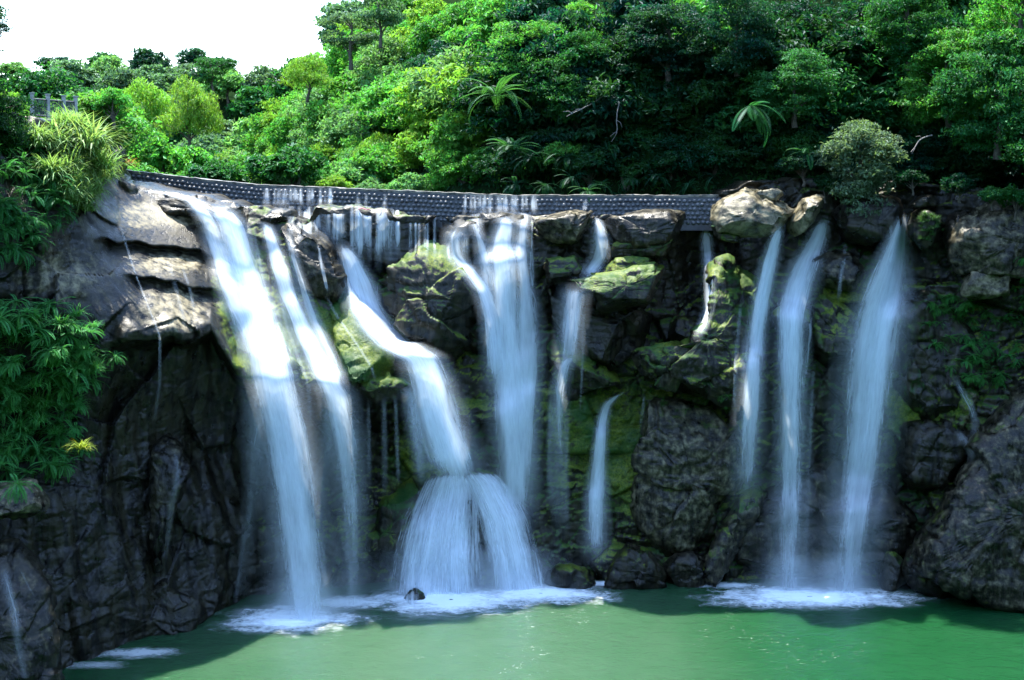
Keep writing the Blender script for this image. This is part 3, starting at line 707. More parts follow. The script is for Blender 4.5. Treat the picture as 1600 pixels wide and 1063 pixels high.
# ------------------------------------------------------------------ falling water
DV, DF = joinVF(drape)
bvh = BVHTree.FromPolygons([tuple(v) for v in DV.tolist()], [tuple(f) for f in DF.tolist()])
eye = Vector((0, 0, CZ))
def hitY(px, py):
    d = Vector(((px - CX) / FP, 1.0, -(py - HY) / FP))
    h = bvh.ray_cast(eye, d.normalized())
    return h[0].y if h[0] is not None else 63.0
SEED = 0
def interp_path(path, n):
    P = np.array([(a + (1.0,))[:4] if len(a) < 4 else a for a in path], float)
    s = np.r_[0, np.cumsum(np.hypot(np.diff(P[:, 0]), np.diff(P[:, 1])))]
    t = np.linspace(0, s[-1], n)
    k = 6
    out = np.stack([np.interp(t, s, P[:, j]) for j in range(4)], -1)
    for _ in range(2):
        out[1:-1] = 0.25 * out[:-2] + 0.5 * out[1:-1] + 0.25 * out[2:]
    return out, t
def sheet(path, layers=3, off=0.10, throw=0.0, start=None, free=None, widen=1.0, soft=5, thin=0.0, comb=False, halo=True):
    """one stream as a few nested curved sheets draped over the rock; path rows: x, y, half width, density"""
    global SEED
    L = []
    tl = sum(math.hypot(path[i + 1][0] - path[i][0], path[i + 1][1] - path[i][1]) for i in range(len(path) - 1))
    n = max(10, int(tl / 4))
    P, t = interp_path(path, n)
    nu = int(np.clip(P[:, 2].max() * 2 / 4, 6, 34))
    u = np.linspace(-1, 1, nu)
    tx = np.gradient(P[:, 0]); ty = np.gradient(P[:, 1]); nn = np.hypot(tx, ty) + 1e-9
    # lay the width mostly level, as water over an edge does
    px = P[:, 0:1] + u[None] * P[:, 2:3]
    py = P[:, 1:2] - u[None] * P[:, 2:3] * (tx / nn)[:, None] * 0.15
    Yh = np.array([[hitY(px[i, j], py[i, j]) for j in range(nu)] for i in range(n)])
    if start is not None: Yh[0] = np.minimum(Yh[0], start)
    for i in range(1, n): Yh[i] = np.minimum(Yh[i], Yh[i - 1])
    if free is not None:                      # from this row on the sheet falls clear of the rock
        i0 = int(np.argmin(np.abs(P[:, 1] - free)))
        pass
    for _ in range(soft):
        Yh[1:-1] = 0.25 * Yh[:-2] + 0.5 * Yh[1:-1] + 0.25 * Yh[2:]
        Yh[:, 1:-1] = 0.25 * Yh[:, :-2] + 0.5 * Yh[:, 1:-1] + 0.25 * Yh[:, 2:]
    tn = np.clip((P[:, 1] - (free or P[0, 1])) / max(1.0, P[-1, 1] - (free or P[0, 1])), 0, 1)
    for k in range(layers + (1 if layers > 1 and halo else 0)):
        veil = k == layers
        SEED += 1
        wob = 0.05 * perlin(np.stack([np.broadcast_to(u * 3, (n, nu)).ravel(), np.repeat(P[:, 1] * 0.01, nu), np.full(n * nu, SEED * 3.3)], -1)).reshape(n, nu)
        bul = (1 - u[None] ** 2) * np.minimum(P[:, 2:3] * 0.032, 1.2) * 0.45 * (0.25 + 0.75 * min(1.0, k / max(1, layers - 1)))
        Yk = Yh - off - k * 0.10 - throw * tn[:, None] ** 2 - bul + wob
        sc_ = 1.75 if veil else 1.08 + 0.10 * (k - 1) * widen
        pxx = P[:, 0:1] + u[None] * P[:, 2:3] * sc_ + 1.2 * wob * 20
        V = W(pxx, py, Yk)
        z_ok = V[..., 2]
        uvx = (u[None] * P[:, 2:3].mean() * 0.033) + 0 * Yk
        uvy = np.repeat(t[:, None] * 0.033, nu, 1)
        edge = 1 - np.abs(u)[None] + 0 * Yk
        ramp_in = max(2.0, min(18.0, 0.3 * tl) / (tl / n)); endf = np.minimum(1, np.arange(n) / ramp_in) if not comb else np.minimum(1, 0.6 + np.arange(n) / 8)
        if P[-1, 1] < 900: endf = endf * np.clip((n - 1 - np.arange(n)) / max(2.0, (0.4 if comb else 0.16) * n), 0, 1)
        dens = P[:, 3:4] * endf[:, None] * (0.8 if veil else 1 if k < 2 else 0.8) + 0 * Yk
        L.append((V.reshape(-1, 3), grid_faces(n, nu), np.stack([uvx.ravel(), uvy.ravel()], -1), edge.ravel(), dens.ravel(), np.full(n * nu, SEED * 5.37), np.full(n * nu, 1.0 if veil else thin)))
    return L
NF = 0
def fall(label, streams, cat='waterfall', name='waterfall'):
    global NF
    NF += 1
    if name == 'trickle': streams = [dict(st, thin=0.6) for st in streams]
    if name == 'spray': streams = [dict(st, thin=0.85) for st in streams]
    SH = [s for st in streams for s in sheet(**st)]
    lo = np.min([s[0].min(0) for s in SH], 0)
    base = np.array((np.mean([s[0][:, 0].mean() for s in SH]), np.mean([s[0][-1, 1] for s in SH]), max(0.0, lo[2])))
    r = bpy.data.objects.new(name, None); C.objects.link(r); r.location = base
    tag(r, label, cat)
    for V, Fq, uv, e, d, sd, sf in SH:
        obj('water_sheet', mesh('water_sheet', V - base, Fq, M_FALL, True, {'edge': e, 'dens': d, 'seed': sd, 'soft': sf}, uv), r)
    return r
S = lambda *path, **kw: dict(path=list(path), **kw)
fall('tall leftmost waterfall arching clear of the cliff into the pool', [
    S((222, 297, 6, .6), (262, 303, 9, .75), (300, 312, 12, .9), (325, 345, 14, .95), (345, 400, 18, .95), (366, 460, 22, .9), (390, 520, 24, .8), (410, 580, 24, .5), layers=2),
    S((338, 321, 18, .95), (362, 352, 22, 1.), (380, 420, 27, 1.), (404, 500, 33, 1.), (424, 570, 36, 1.), (443, 660, 38, .98), (462, 780, 40, .85), (475, 900, 42, .72), (482, 1000, 42, .6), layers=4, free=590, throw=1.7),
    S((412, 590, 20, .25), (405, 640, 22, .4), (400, 690, 20, .4), (398, 760, 14, .3), (385, 850, 10, .2), (378, 930, 10, .1), layers=2, free=600)])
fall('second waterfall from the left, thinning to a veil below the lip', [
    S((405, 345, 6, .6), (417, 352, 9, .8), (430, 395, 13, .9), (450, 460, 15, .95), (475, 520, 18, .98), (502, 572, 22, .98), (526, 620, 26, .9), (540, 700, 26, .7), (549, 800, 22, .55), (553, 945, 20, .35), layers=3, free=610, throw=0.6),
    S((447, 362, 5, .6), (456, 395, 7, .7), (470, 440, 8, .7), (490, 500, 10, .7), (518, 560, 12, .7), (540, 605, 12, .6), layers=2),
    S((496, 366, 3, .5), (500, 400, 5, .6), (509, 445, 6, .6), (515, 465, 5, .4), layers=1),
    S((520, 615, 14, .3), (512, 670, 18, .45), (502, 740, 20, .4), (495, 800, 16, .25), (490, 880, 14, .1), layers=2, free=618)])
fall('third waterfall, a wide chute that bends over a ledge and fans out at the pool', [
    S((533, 378, 8, .8), (546, 402, 14, .95), (560, 440, 22, 1.), (572, 480, 26, 1.), (590, 512, 27, 1.), (614, 536, 28, 1.), (640, 550, 30, 1.), (658, 560, 30, 1.), (670, 590, 32, 1.), (684, 650, 36, 1.), (700, 700, 38, .95), (714, 745, 38, .9), (722, 790, 42, .75), layers=4, throw=0.4, free=560),
    S((588, 425, 8, .5), (590, 460, 10, .6), (590, 510, 10, .4), layers=1),
    S((708, 732, 38, .9), (702, 765, 52, 1.), (692, 815, 66, 1.), (686, 870, 76, .95), (684, 925, 82, .88), (684, 960, 84, .8), layers=3, soft=30, off=0.22, halo=False),
    S((738, 732, 32, .85), (760, 758, 40, 1.), (784, 810, 46, 1.), (800, 870, 50, .95), (808, 925, 54, .88), (810, 960, 56, .8), layers=3, soft=30, off=0.22, halo=False),
    S((664, 800, 20, .7), (650, 850, 26, .8), (640, 905, 30, .75), (638, 950, 32, .6), layers=1, off=0.6, halo=False),
    S((716, 790, 20, .6), (718, 850, 26, .75), (720, 920, 30, .7), (720, 955, 30, .6), layers=1, off=0.6, halo=False)])
fall('broad central waterfall stepping down from the weir over dark ledges', [
    S((786, 330, 10, .6), (790, 352, 16, .8), (784, 376, 20, .85), (786, 400, 24, .95), (788, 440, 22, .92), (792, 500, 22, .85), (796, 560, 26, .95), (800, 640, 30, .95), (804, 720, 30, .85), (806, 790, 30, .7), (806, 850, 32, .5), layers=3),
    S((822, 318, 8, .55), (818, 350, 9, .75), (814, 390, 13, .8), (820, 440, 13, .8), (824, 500, 20, .8), (826, 570, 20, .85), (824, 650, 18, .8), (822, 740, 16, .6), (820, 800, 14, .4), layers=2),
    S((748, 326, 7, .5), (742, 345, 9, .65), (750, 375, 9, .7), (756, 400, 12, .85), (762, 430, 12, .75), (768, 470, 11, .6), layers=2),
    S((792, 575, 28, .5), (790, 620, 36, .6), (792, 680, 34, .4), layers=1),
    S((720, 350, 20, .5), (708, 372, 16, .65), (712, 400, 14, .7), (735, 428, 13, .85), (756, 455, 14, .95), (770, 500, 16, .95), (776, 560, 18, .9), (778, 620, 20, .6), layers=3),
    S((830, 330, 6, .5), (830, 400, 8, .6), (832, 470, 10, .6), layers=1)])
fall('thin stepped waterfall over the glowing mossy ledge right of the central fall', [
    S((930, 332, 5, .7), (936, 352, 8, .9), (940, 378, 13, .95), (938, 402, 14, .85), (922, 425, 15, .85), (915, 440, 20, .6), layers=2),
    S((899, 440, 19, .5), (897, 460, 19, .75), (893, 500, 19, .75), (889, 548, 20, .65), (888, 575, 20, .45), layers=3, free=456),
    S((900, 548, 12, .5), (882, 570, 12, .7), (873, 610, 13, .6), (872, 680, 12, .5), (874, 760, 12, .35), (876, 850, 10, .2), layers=2),
    S((912, 560, 7, .35), (908, 620, 7, .35), (905, 700, 6, .2), layers=1)])
fall('slender white waterfall pouring from a notch right of the central fans', [
    S((976, 612, 4, .7), (962, 620, 5, .85), (948, 632, 8, .9), (941, 660, 9, .95), (936, 720, 11, .95), (932, 780, 16, .9), (931, 840, 18, .75), (930, 890, 18, .5), layers=3, free=640)])
fall('narrow waterfall in the shaded cleft beside the largest grey boulder', [
    S((1102, 348, 6, .7), (1104, 380, 8, .85), (1107, 430, 9, .85), (1106, 480, 8, .85), (1096, 515, 8, .8), (1086, 535, 6, .4), layers=2)])
fall('leftmost waterfall of the right group, fading over the brown rock', [
    S((1222, 348, 5, .7), (1212, 372, 9, .85), (1202, 410, 13, .92), (1192, 460, 14, .92), (1184, 510, 15, .92), (1178, 570, 17, .85), (1172, 650, 20, .75), (1168, 740, 22, .55), (1165, 820, 20, .25), layers=3),
    S((1150, 520, 3, .4), (1148, 580, 4, .45), (1146, 650, 4, .3), layers=1)])
fall('middle waterfall of the right group, splitting over a pale step', [
    S((1290, 338, 7, .8), (1277, 372, 14, .92), (1258, 415, 22, .95), (1246, 450, 26, .95), (1237, 486, 25, .98), (1237, 520, 22, .98), (1236, 600, 22, .92), (1236, 700, 25, .75), (1234, 800, 27, .6), (1232, 950, 29, .5), layers=3),
    S((1264, 470, 8, .5), (1266, 520, 7, .6), (1258, 590, 8, .5), (1252, 650, 8, .35), layers=1)])
fall('rightmost waterfall, widening from a notch and sweeping down to the pool', [
    S((1416, 328, 6, .8), (1408, 352, 10, .9), (1400, 385, 18, .97), (1388, 440, 32, .97), (1372, 500, 40, .97), (1360, 580, 42, .92), (1350, 680, 42, .78), (1338, 780, 40, .68), (1322, 930, 38, .55), (1318, 960, 38, .5), layers=4)])
def comb(x0, x1, y0, y1, n, seed, dens=.75, wmin=3, wmax=8, **kw):
    rr = random.Random(seed); out = []
    for i in range(n):
        x = x0 + (x1 - x0) * (i + rr.uniform(0.15, 0.85)) / n; w = rr.uniform(wmin, wmax); d = dens * rr.uniform(0.7, 1.15)
        yb = y1 - rr.uniform(0, 0.25) * (y1 - y0) * (rr.random() < 0.4)
        out.append(S((x, y0, w * 0.8, d), (x + rr.uniform(-1, 1), (y0 + yb) / 2, w, d), (x + rr.uniform(-2, 2), yb, w * 1.25, d * 0.8), layers=1, comb=True, thin=0.45, **kw))
    return out
fall('comb of white strands spilling over the left part of the weir', comb(414, 522, 294, 326, 12, 1, .8, 4, 9, start=62.4) + comb(540, 610, 303, 328, 3, 2, .6, 3, 5, start=62.2), 'water', 'weir_spill')
fall('white strands hanging over the long dark shelf under the weir', comb(452, 536, 322, 392, 9, 3, .8, 5, 11) + comb(548, 580, 322, 424, 5, 4, .95, 5, 9) + comb(588, 626, 326, 430, 5, 5, .95, 5, 9) + comb(636, 682, 334, 418, 6, 6, .7, 3, 6), 'water', 'weir_spill')
fall('comb of white strands spilling over the weir above the central fall', comb(724, 836, 305, 338, 14, 7, .8, 4, 9, start=61.5), 'water', 'weir_spill')
fall('thin veil spilling over the weir above the rounded grey boulder', [
    S((913, 307, 10, .5), (912, 320, 11, .65), (910, 334, 11, .4), layers=1, start=61.4), S((870, 307, 3, .4), (870, 326, 3, .5), layers=1, start=61.5)], 'water', 'weir_spill')
fall('thin trickle running down the dark slab at far left', [
    S((186, 345, 3, .4), (196, 380, 3, .5), (212, 430, 3, .6), (232, 480, 3, .6), (250, 525, 3.5, .55), (250, 600, 4, .25), (238, 680, 5, .15), layers=1, off=0.06)], 'water', 'trickle')
fall('pair of fine trickles on the pale slab left of the tallest fall', [
    S((262, 405, 4, .3), (272, 440, 5, .42), (285, 490, 5, .42), (290, 515, 5, .3), layers=1, off=0.05),
    S((282, 410, 4, .3), (296, 450, 4, .42), (305, 490, 5, .4), layers=1, off=0.05)], 'water', 'trickle')
fall('thin trickle in the dark gap right of the pale leaning boulder', [
    S((1320, 375, 4, .5), (1320, 400, 6, .6), (1314, 430, 5, .5), (1310, 470, 4, .3), layers=1),
    S((1392, 345, 4, .5), (1393, 380, 5, .5), layers=1)], 'water', 'trickle')
fall('short white trickle on the rock under the mossy shoulder', [
    S((1008, 606, 3, .6), (1004, 640, 4, .6), (1000, 680, 4, .3), layers=1)], 'water', 'trickle')
fall('white splash streak down the wall at the right edge', [
    S((1490, 586, 7, .4), (1502, 608, 9, .62), (1518, 636, 9, .6), (1524, 660, 9, .4), (1520, 690, 8, .2), layers=1, off=0.05),
    S((1492, 668, 8, .4), (1504, 684, 11, .55), (1516, 704, 10, .5), (1518, 725, 8, .2), layers=1, off=0.05)], 'water', 'trickle')

fall('fine threads of water between the two leftmost falls', [
    S((396, 352, 3, .5), (404, 400, 4, .55), (416, 460, 4, .5), (428, 520, 4, .4), layers=1, off=0.05),
    S((432, 440, 3, .5), (446, 500, 4, .55), (466, 560, 5, .55), (482, 600, 5, .45), (486, 680, 5, .3), layers=1, off=0.05),
    S((424, 470, 3, .4), (440, 530, 3, .5), (458, 585, 3, .4), layers=1, off=0.05)], 'water', 'trickle')
fall('fine drips falling from the lip of the mossy slab', [
    S((575, 622, 4, .4), (576, 680, 5, .45), (577, 760, 5, .25), layers=1), S((600, 618, 6, .35), (601, 690, 7, .4), (602, 780, 6, .2), layers=1),
    S((618, 616, 4, .5), (620, 680, 5, .45), (622, 760, 5, .3), layers=1), S((640, 600, 10, .5), (648, 650, 12, .55), (656, 710, 12, .4), (660, 760, 10, .2), layers=2)], 'water', 'trickle')
fall('thread of water crossing the bright mossy slab', [
    S((508, 460, 3, .4), (524, 490, 4, .55), (552, 530, 4, .55), (580, 572, 4, .5), (588, 600, 3, .4), layers=1, off=0.05)], 'water', 'trickle')
fall('thin curtains over the stone steps left of the central fall', [
    S((702, 372, 4, .6), (700, 392, 5, .7), (704, 412, 5, .6), layers=1), S((728, 360, 8, .5), (727, 380, 9, .6), (728, 404, 9, .5), layers=1),
    S((820, 430, 5, .6), (836, 470, 6, .6), (838, 540, 7, .5), (838, 620, 6, .3), layers=1), S((748, 420, 10, .5), (752, 460, 12, .5), (758, 540, 12, .35), layers=1)], 'water', 'trickle')
fall('wispy threads hanging below the glowing mossy ledge', [
    S((884, 478, 4, .5), (882, 540, 5, .45), (880, 640, 5, .3), layers=1), S((912, 478, 4, .5), (910, 540, 4, .45), (908, 620, 4, .25), layers=1),
    S((862, 620, 8, .45), (858, 700, 9, .45), (862, 800, 9, .3), layers=1), S((886, 640, 6, .4), (884, 740, 7, .4), (886, 840, 7, .2), layers=1)], 'water', 'trickle')
fall('faint threads over the brown rock left of the right falls', [
    S((1196, 470, 5, .5), (1188, 540, 6, .5), (1182, 620, 7, .4), (1178, 700, 8, .25), layers=1), S((1158, 470, 4, .4), (1150, 560, 5, .4), (1148, 660, 5, .25), layers=1),
    S((1272, 560, 4, .4), (1268, 640, 5, .45), (1262, 760, 6, .3), (1258, 900, 6, .15), layers=1)], 'water', 'trickle')
fall('thin rivulets down the dark left wall', [
    S((420, 612, 5, .4), (404, 660, 6, .5), (394, 720, 6, .5), (392, 790, 5, .45), (380, 850, 5, .4), (368, 940, 5, .3), layers=1, off=0.05),
    S((272, 700, 6, .3), (278, 740, 8, .4), (268, 790, 8, .35), (258, 880, 6, .2), layers=1, off=0.05)], 'water', 'trickle')
fall('spray rising where the leftmost fall strikes the pool', [S((478, 890, 40, .25), (478, 935, 62, .45), (474, 985, 96, .5), layers=2, start=53.2)], 'spray', 'spray')
fall('spray rising at the foot of the water fans', [S((690, 850, 86, .25), (690, 895, 98, .45), (690, 955, 116, .5), layers=2), S((800, 850, 60, .25), (806, 895, 70, .45), (812, 948, 86, .5), layers=2)], 'spray', 'spray')
fall('spray rising at the foot of the two right falls', [S((1235, 860, 34, .25), (1235, 900, 50, .4), (1235, 945, 74, .45), layers=2), S((1322, 860, 40, .25), (1320, 900, 58, .4), (1316, 950, 84, .45), layers=2)], 'spray', 'spray')
fall('white trickle down the rock in the lower left corner', [
    S((4, 880, 8, .4), (12, 920, 12, .55), (24, 965, 12, .5), (28, 1010, 10, .35), (40, 1060, 9, .2), layers=1, off=0.04), S((30, 885, 2, .5), (42, 912, 2, .5), (52, 930, 2, .3), layers=1, off=0.04)], 'water', 'trickle')
print('falls', round(time.time() - T0, 1))
# ------------------------------------------------------------------ foam and painted sun glints on the pool
def foam(label, cx, cy, rx, ry, dens=1.0, k=0):
    Yc = CZ * FP / (cy - HY)
    Xc = (cx - CX) / FP * Yc
    hx = rx / FP * Yc
    hy = 0.5 * (CZ * FP / (cy - ry - HY) - CZ * FP / (cy + ry - HY))
    nr, nt = 16, 64
    r = np.linspace(0.02, 1, nr)[:, None]; th = np.linspace(0, 2 * np.pi, nt, endpoint=False)[None]
    wob = 1 + 0.28 * perlin(np.stack([np.cos(th[0]) * 1.6, np.sin(th[0]) * 1.6, 0 * th[0] + cx * 0.37], -1))[None]
    x = Xc + hx * r * np.cos(th) * wob; y = Yc + hy * r * np.sin(th) * wob
    z = 0.012 + 0.006 * k + 0.05 * (1 - r) * (0.6 + fbm(np.stack([x, y, 0 * x], -1).reshape(-1, 3) * 1.1, 3).reshape(x.shape))
    V = np.stack([x + 0 * z, y + 0 * z, z], -1).reshape(-1, 3)
    o = obj('foam', mesh('foam', V, grid_faces(nr, nt, True)[:, ::-1], M_FOAM, True, {'edge': (1 - r + 0 * x).ravel(), 'dens': np.full(V.shape[0], dens)}))
    return tag(o, label, kind='stuff')
foam('foam where the leftmost fall meets the pool', 455, 968, 130, 28, 1.0)
foam('foam drifting right of the leftmost fall', 548, 942, 80, 15, 0.75, 1)
foam('bright foam under the left fan of the third fall', 705, 938, 160, 30, 1.0)
foam('foam along the foot of the right fan of the third fall', 845, 928, 150, 20, 1.0, 1)
foam('foam sheet spreading under the right falls', 1265, 934, 210, 24, 1.0)
foam('thin foam line left of the right falls', 1130, 915, 60, 6, 0.7, 1)
foam('small foam patch below the dark left wall', 215, 1021, 85, 11, 0.45)
foam('tiny foam patch near the lower left corner rock', 150, 1040, 70, 8, 0.3, 1)
FL = NT('glint_flecks')  # pale flecks painted to stand in for sun glints on the water
fp = FL.pos((1.0, 1.8, 1)); fn = FL.noise(fp, 5.0, 4, 0.7, 0.4); fw = FL.noise(FL.pos((0.5, 0.28, 1)), 0.55, 3, 0.6, 1.2)
fa_ = FL.math('MULTIPLY', FL.ramp(FL.math('ADD', fn, FL.math('MULTIPLY', FL.math('SUBTRACT', fw, 0.5), 0.55)), 0.66, 0.78), FL.ramp(FL.attr('edge'), 0.0, 0.4, 0.0, 0.6))
fd = FL.n('BsdfDiffuse'); fd.inputs[0].default_value = (0.55, 0.66, 0.58, 1); ft = FL.n('BsdfTransparent'); fm = FL.n('MixShader')
FL.l(fa_, fm.inputs[0]); FL.l(ft.outputs[0], fm.inputs[1]); FL.l(fd.outputs[0], fm.inputs[2]); FL.l(fm.outputs[0], FL.out.inputs[0])
foam('scattered pale flecks painted as sun glints on the lit pool', 780, 1000, 620, 68, 1.0, 2).data.materials[0] = FL.m  # painted glints, laid out like a foam patch
foam('thin foam line along the rock right of the fans', 960, 913, 70, 6, 0.8, 2)

# ------------------------------------------------------------------ land behind the weir
FOOT = np.array([(90, 30), (60, 44), (40, 53), (27, 61.5), (20, 63.0), (12, 64.4), (4, 65.5), (0, 67), (-4, 72), (-8, 82), (-14, 96), (-24, 120), (-34, 145), (-44, 175)], float)
FOOT2 = np.array([(-20, 44), (-21.5, 60), (-25, 72), (-29, 90), (-36, 115), (-48, 150)], float)
def poly_dist(x, y, L):
    best = np.full(np.shape(x), 1e9); side = np.zeros(np.shape(x))
    for i in range(len(L) - 1):
        a, b = L[i], L[i + 1]; d = b - a
        t = np.clip(((x - a[0]) * d[0] + (y - a[1]) * d[1]) / (d @ d), 0, 1)
        ex, ey = x - a[0] - t * d[0], y - a[1] - t * d[1]
        q = np.hypot(ex, ey); s = np.sign(d[0] * ey - d[1] * ex)
        side = np.where(q < best, s, side); best = np.minimum(q, best)
    return best * side
def land(x, y):
    x = np.asarray(x, float); y = np.asarray(y, float)
    s1 = -poly_dist(x, y, FOOT)            # right and back of the foot line
    s2 = poly_dist(x, y, FOOT2)            # left of the left bank line
    h = np.full(x.shape, 18.0)
    up1 = 19.3 + 1.25 * np.minimum(s1, 14) + 0.75 * np.maximum(s1 - 14, 0)
    h = np.where(s1 > 0, up1, h)
    h = np.where((s2 > 0) & (s1 <= 0), 20.3 + 0.30 * np.minimum(s2, 12) + 0.16 * np.maximum(s2 - 12, 0), h)
    far = 31 * sstep(150, 250, y) + 10 * sstep(250, 340, y)
    p = np.stack([x * 0.02, y * 0.02, 0 * x], -1).reshape(-1, 3)
    roll = (9 * fbm(p, 3)).reshape(x.shape) * sstep(130, 220, y)
    px = CX + x / np.maximum(y, 40) * FP
    cap = CZ + (HY - np.interp(px, [-400, 0, 150, 300, 400, 450, 500, 540, 600, 700], [110, 125, 118, 118, 135, 130, 105, 45, -80, -600])) / FP * y
    h = np.where(y > 66, np.minimum(h, np.maximum(cap - 3.0, 19.3)), h)
    far = np.minimum(far + np.abs(roll) * 0, np.maximum(cap - 21, 0)); roll = roll * 0.5
    return np.minimum(np.maximum(h, 19.3 + far + roll), 78) + np.where(y < 120, 0.5 * fbm(np.stack([x * .2, y * .2, 0 * x], -1).reshape(-1, 3), 3).reshape(x.shape), 0)
gx = np.linspace(-240, 240, 260); gy = np.r_[np.linspace(60.0, 120, 130), np.linspace(122, 420, 100)]
X, Yg = np.meshgrid(gx, gy)
Z = land(X, Yg)
# keep the sheet under the rock terrace in front of the weir
Z = np.where((Yg < 66.5) & (X < 27) & (X > -30) & (-poly_dist(X, Yg, FOOT) < 0.3), -4.0, Z)
hill = tag(obj('hillside', mesh('hillside', np.stack([X, Yg, Z], -1).reshape(-1, 3), grid_faces(len(gy), len(gx)), M_SOIL)), 'steep wooded valley sides behind the weir', kind='structure')

# the gorge goes on downstream: wooded banks left, right and behind the viewer
g1 = np.linspace(-1, 1, 121)[None]; g2 = np.linspace(0, 1, 60)[:, None]
ang = g1 * 2.55 - math.pi / 2
rad = 34 + 130 * g2 ** 1.4
xx = rad * np.cos(ang) * 0.95; yy2 = 26 + rad * np.sin(ang) * 0.95
zz = -3 + 46 * sstep(0.0, 0.75, g2) + 12 * g2 + 3.5 * fbm(np.stack([xx * 0.06, yy2 * 0.06, 0 * xx], -1).reshape(-1, 3), 4).reshape(xx.shape)
keep = (np.abs(xx) / np.maximum(yy2, 1) < 0.62) & (yy2 > 0)
zz = np.where(keep, -6.0, zz)
tag(obj('gorge_side', mesh('gorge_side', np.stack([xx, yy2, zz], -1).reshape(-1, 3), grid_faces(60, 121), M_SOIL)), 'wooded sides of the gorge downstream of the pool', kind='structure')

# ------------------------------------------------------------------ foliage builders
def leaf_quads(P, N, size, asp=0.5, rr=rng, droop=0.0):
    """leaf blades: pointed quads centred on P facing N"""
    n = len(P)
    N = N / (np.linalg.norm(N, axis=1)[:, None] + 1e-9)
    t = rr.normal(size=(n, 3)); t -= (t * N).sum(1)[:, None] * N; t[:, 2] -= droop
    t /= np.linalg.norm(t, axis=1)[:, None] + 1e-9
    b = np.cross(N, t)
    s = size * rr.uniform(0.6, 1.35, n)[:, None]
    a0 = P - t * s * 0.5; a2 = P + t * s * 0.5 - N * s * 0.12
    a1 = P + b * s * asp * 0.5 + N * s * 0.06; a3 = P - b * s * asp * 0.5 + N * s * 0.06
    V = np.stack([a0, a1, a2, a3], 1).reshape(-1, 3)
    Fq = np.arange(4 * n).reshape(n, 4)
    r = np.repeat(rr.random(n), 4)
    return V, Fq, r
def crown_leaves(seed, R, nlobe, nleaf, size, flat=0.75, style='round', asp=0.5):
    rr = np.random.default_rng(seed)
    # lobe centres fill an uneven ellipsoid
    ld = rr.normal(size=(nlobe, 3)); ld /= np.linalg.norm(ld, axis=1)[:, None]
    if style not in ('layer', 'full'): ld[:, 2] = np.abs(ld[:, 2]) * 1.0 - 0.25
    lr = rr.uniform(0.35, 0.95, nlobe) ** 0.6
    ctr = ld * lr[:, None] * np.array((R[0], R[1], R[2])) * 0.78
    lrad = rr.uniform(0.18, 0.42, nlobe) * (R[0] + R[1]) * 0.5
    k = rr.choice(nlobe, nleaf, p=lrad ** 2 / (lrad ** 2).sum())
    d = rr.normal(size=(nleaf, 3)); d /= np.linalg.norm(d, axis=1)[:, None]
    d[:, 2] = np.where(rr.random(nleaf) < 0.65, np.abs(d[:, 2]), d[:, 2])
    rad = lrad[k] * (0.55 + 0.5 * rr.random(nleaf) ** 0.5)
    fl = flat * (0.45 if style == 'layer' else 1.0)
    q = d * rad[:, None] * np.array((1, 1, fl))
    # clumps inside the lobe: pull leaves towards twig ends
    tw = rr.normal(size=(nlobe, 18, 3)); tw /= np.linalg.norm(tw, axis=2)[..., None]
    tw[..., 2] = np.abs(tw[..., 2]) * np.where(rr.random((nlobe, 18)) < 0.75, 1, -1)
    ti = rr.integers(0, 18, nleaf)
    tp = tw[k, ti] * lrad[k][:, None] * np.array((1, 1, fl))
    q = np.where((rr.random(nleaf) < 0.84)[:, None], tp * rr.uniform(0.75, 1.1, nleaf)[:, None] + 0.17 * lrad[k][:, None] * rr.normal(size=(nleaf, 3)) * np.array((1, 1, 0.5 * fl + 0.15)), q)
    P = ctr[k] + q
    if style == 'bamboo':
        P[:, 2] -= 0.25 * (np.hypot(q[:, 0], q[:, 1])) ** 2 / lrad[k]
    N = 0.55 * q / (np.linalg.norm(q, axis=1)[:, None] + 1e-9) + np.array((0, 0, 0.75)) + 0.45 * rr.normal(size=(nleaf, 3))
    V, Fq, r = leaf_quads(P, N, size, asp, rr, 0.9 if style == 'bamboo' else 0.35)
    return V, Fq, r, ctr, lrad
def trunk_mesh(name, base_z, ctr, seed, r0, bend=0.3):
    rr = np.random.default_rng(seed)
    topz = ctr[:, 2].max() * 0.5
    n = 7
    z = np.linspace(base_z, topz, n)
    wx = np.cumsum(rr.normal(size=n)) * bend * 0.25; wy = np.cumsum(rr.normal(size=n)) * bend * 0.25
    pts = np.stack([wx, wy, z], -1)
    rad = np.linspace(r0, r0 * 0.3, n)
    parts = [tube(pts, rad, 7)]
    for c in ctr[rr.permutation(len(ctr))[:9]]:
        i = int(np.clip(np.searchsorted(z, c[2] - 1.2), 2, n - 1)); a = pts[i]
        mid = 0.5 * (a + c) + np.array((0, 0, 0.25)) + 0.15 * rr.normal(size=3)
        tt = np.linspace(0, 1, 5)[:, None]
        cur = (1 - tt) ** 2 * a + 2 * (1 - tt) * tt * mid + tt ** 2 * c
        parts.append(tube(cur, np.linspace(rad[i] * 0.6, r0 * 0.08, 5), 5))
    V, Fq = joinVF(parts)
    return mesh(name, V, Fq, M_BARK)
ARCH = {}
def arch(kind, seed, R, nlobe, nleaf, size, stem, **kw):
    V, Fq, r, ctr, lrad = crown_leaves(seed, R, nlobe, nleaf, size, **kw)
    tm = trunk_mesh(kind + '_trunk', -stem - R[2] * 0.8, ctr, seed + 1, 0.05 * R[0] + 0.05)
    cm = mesh(kind + '_crown', V, Fq, M_LEAF, False, {'rnd': r})
    ARCH.setdefault(kind, []).append((tm, cm, R, stem))
for s in range(4): arch('broad', 100 + s, (3.2, 3.2, 2.9), 34, 9500, 0.27, 0.2)
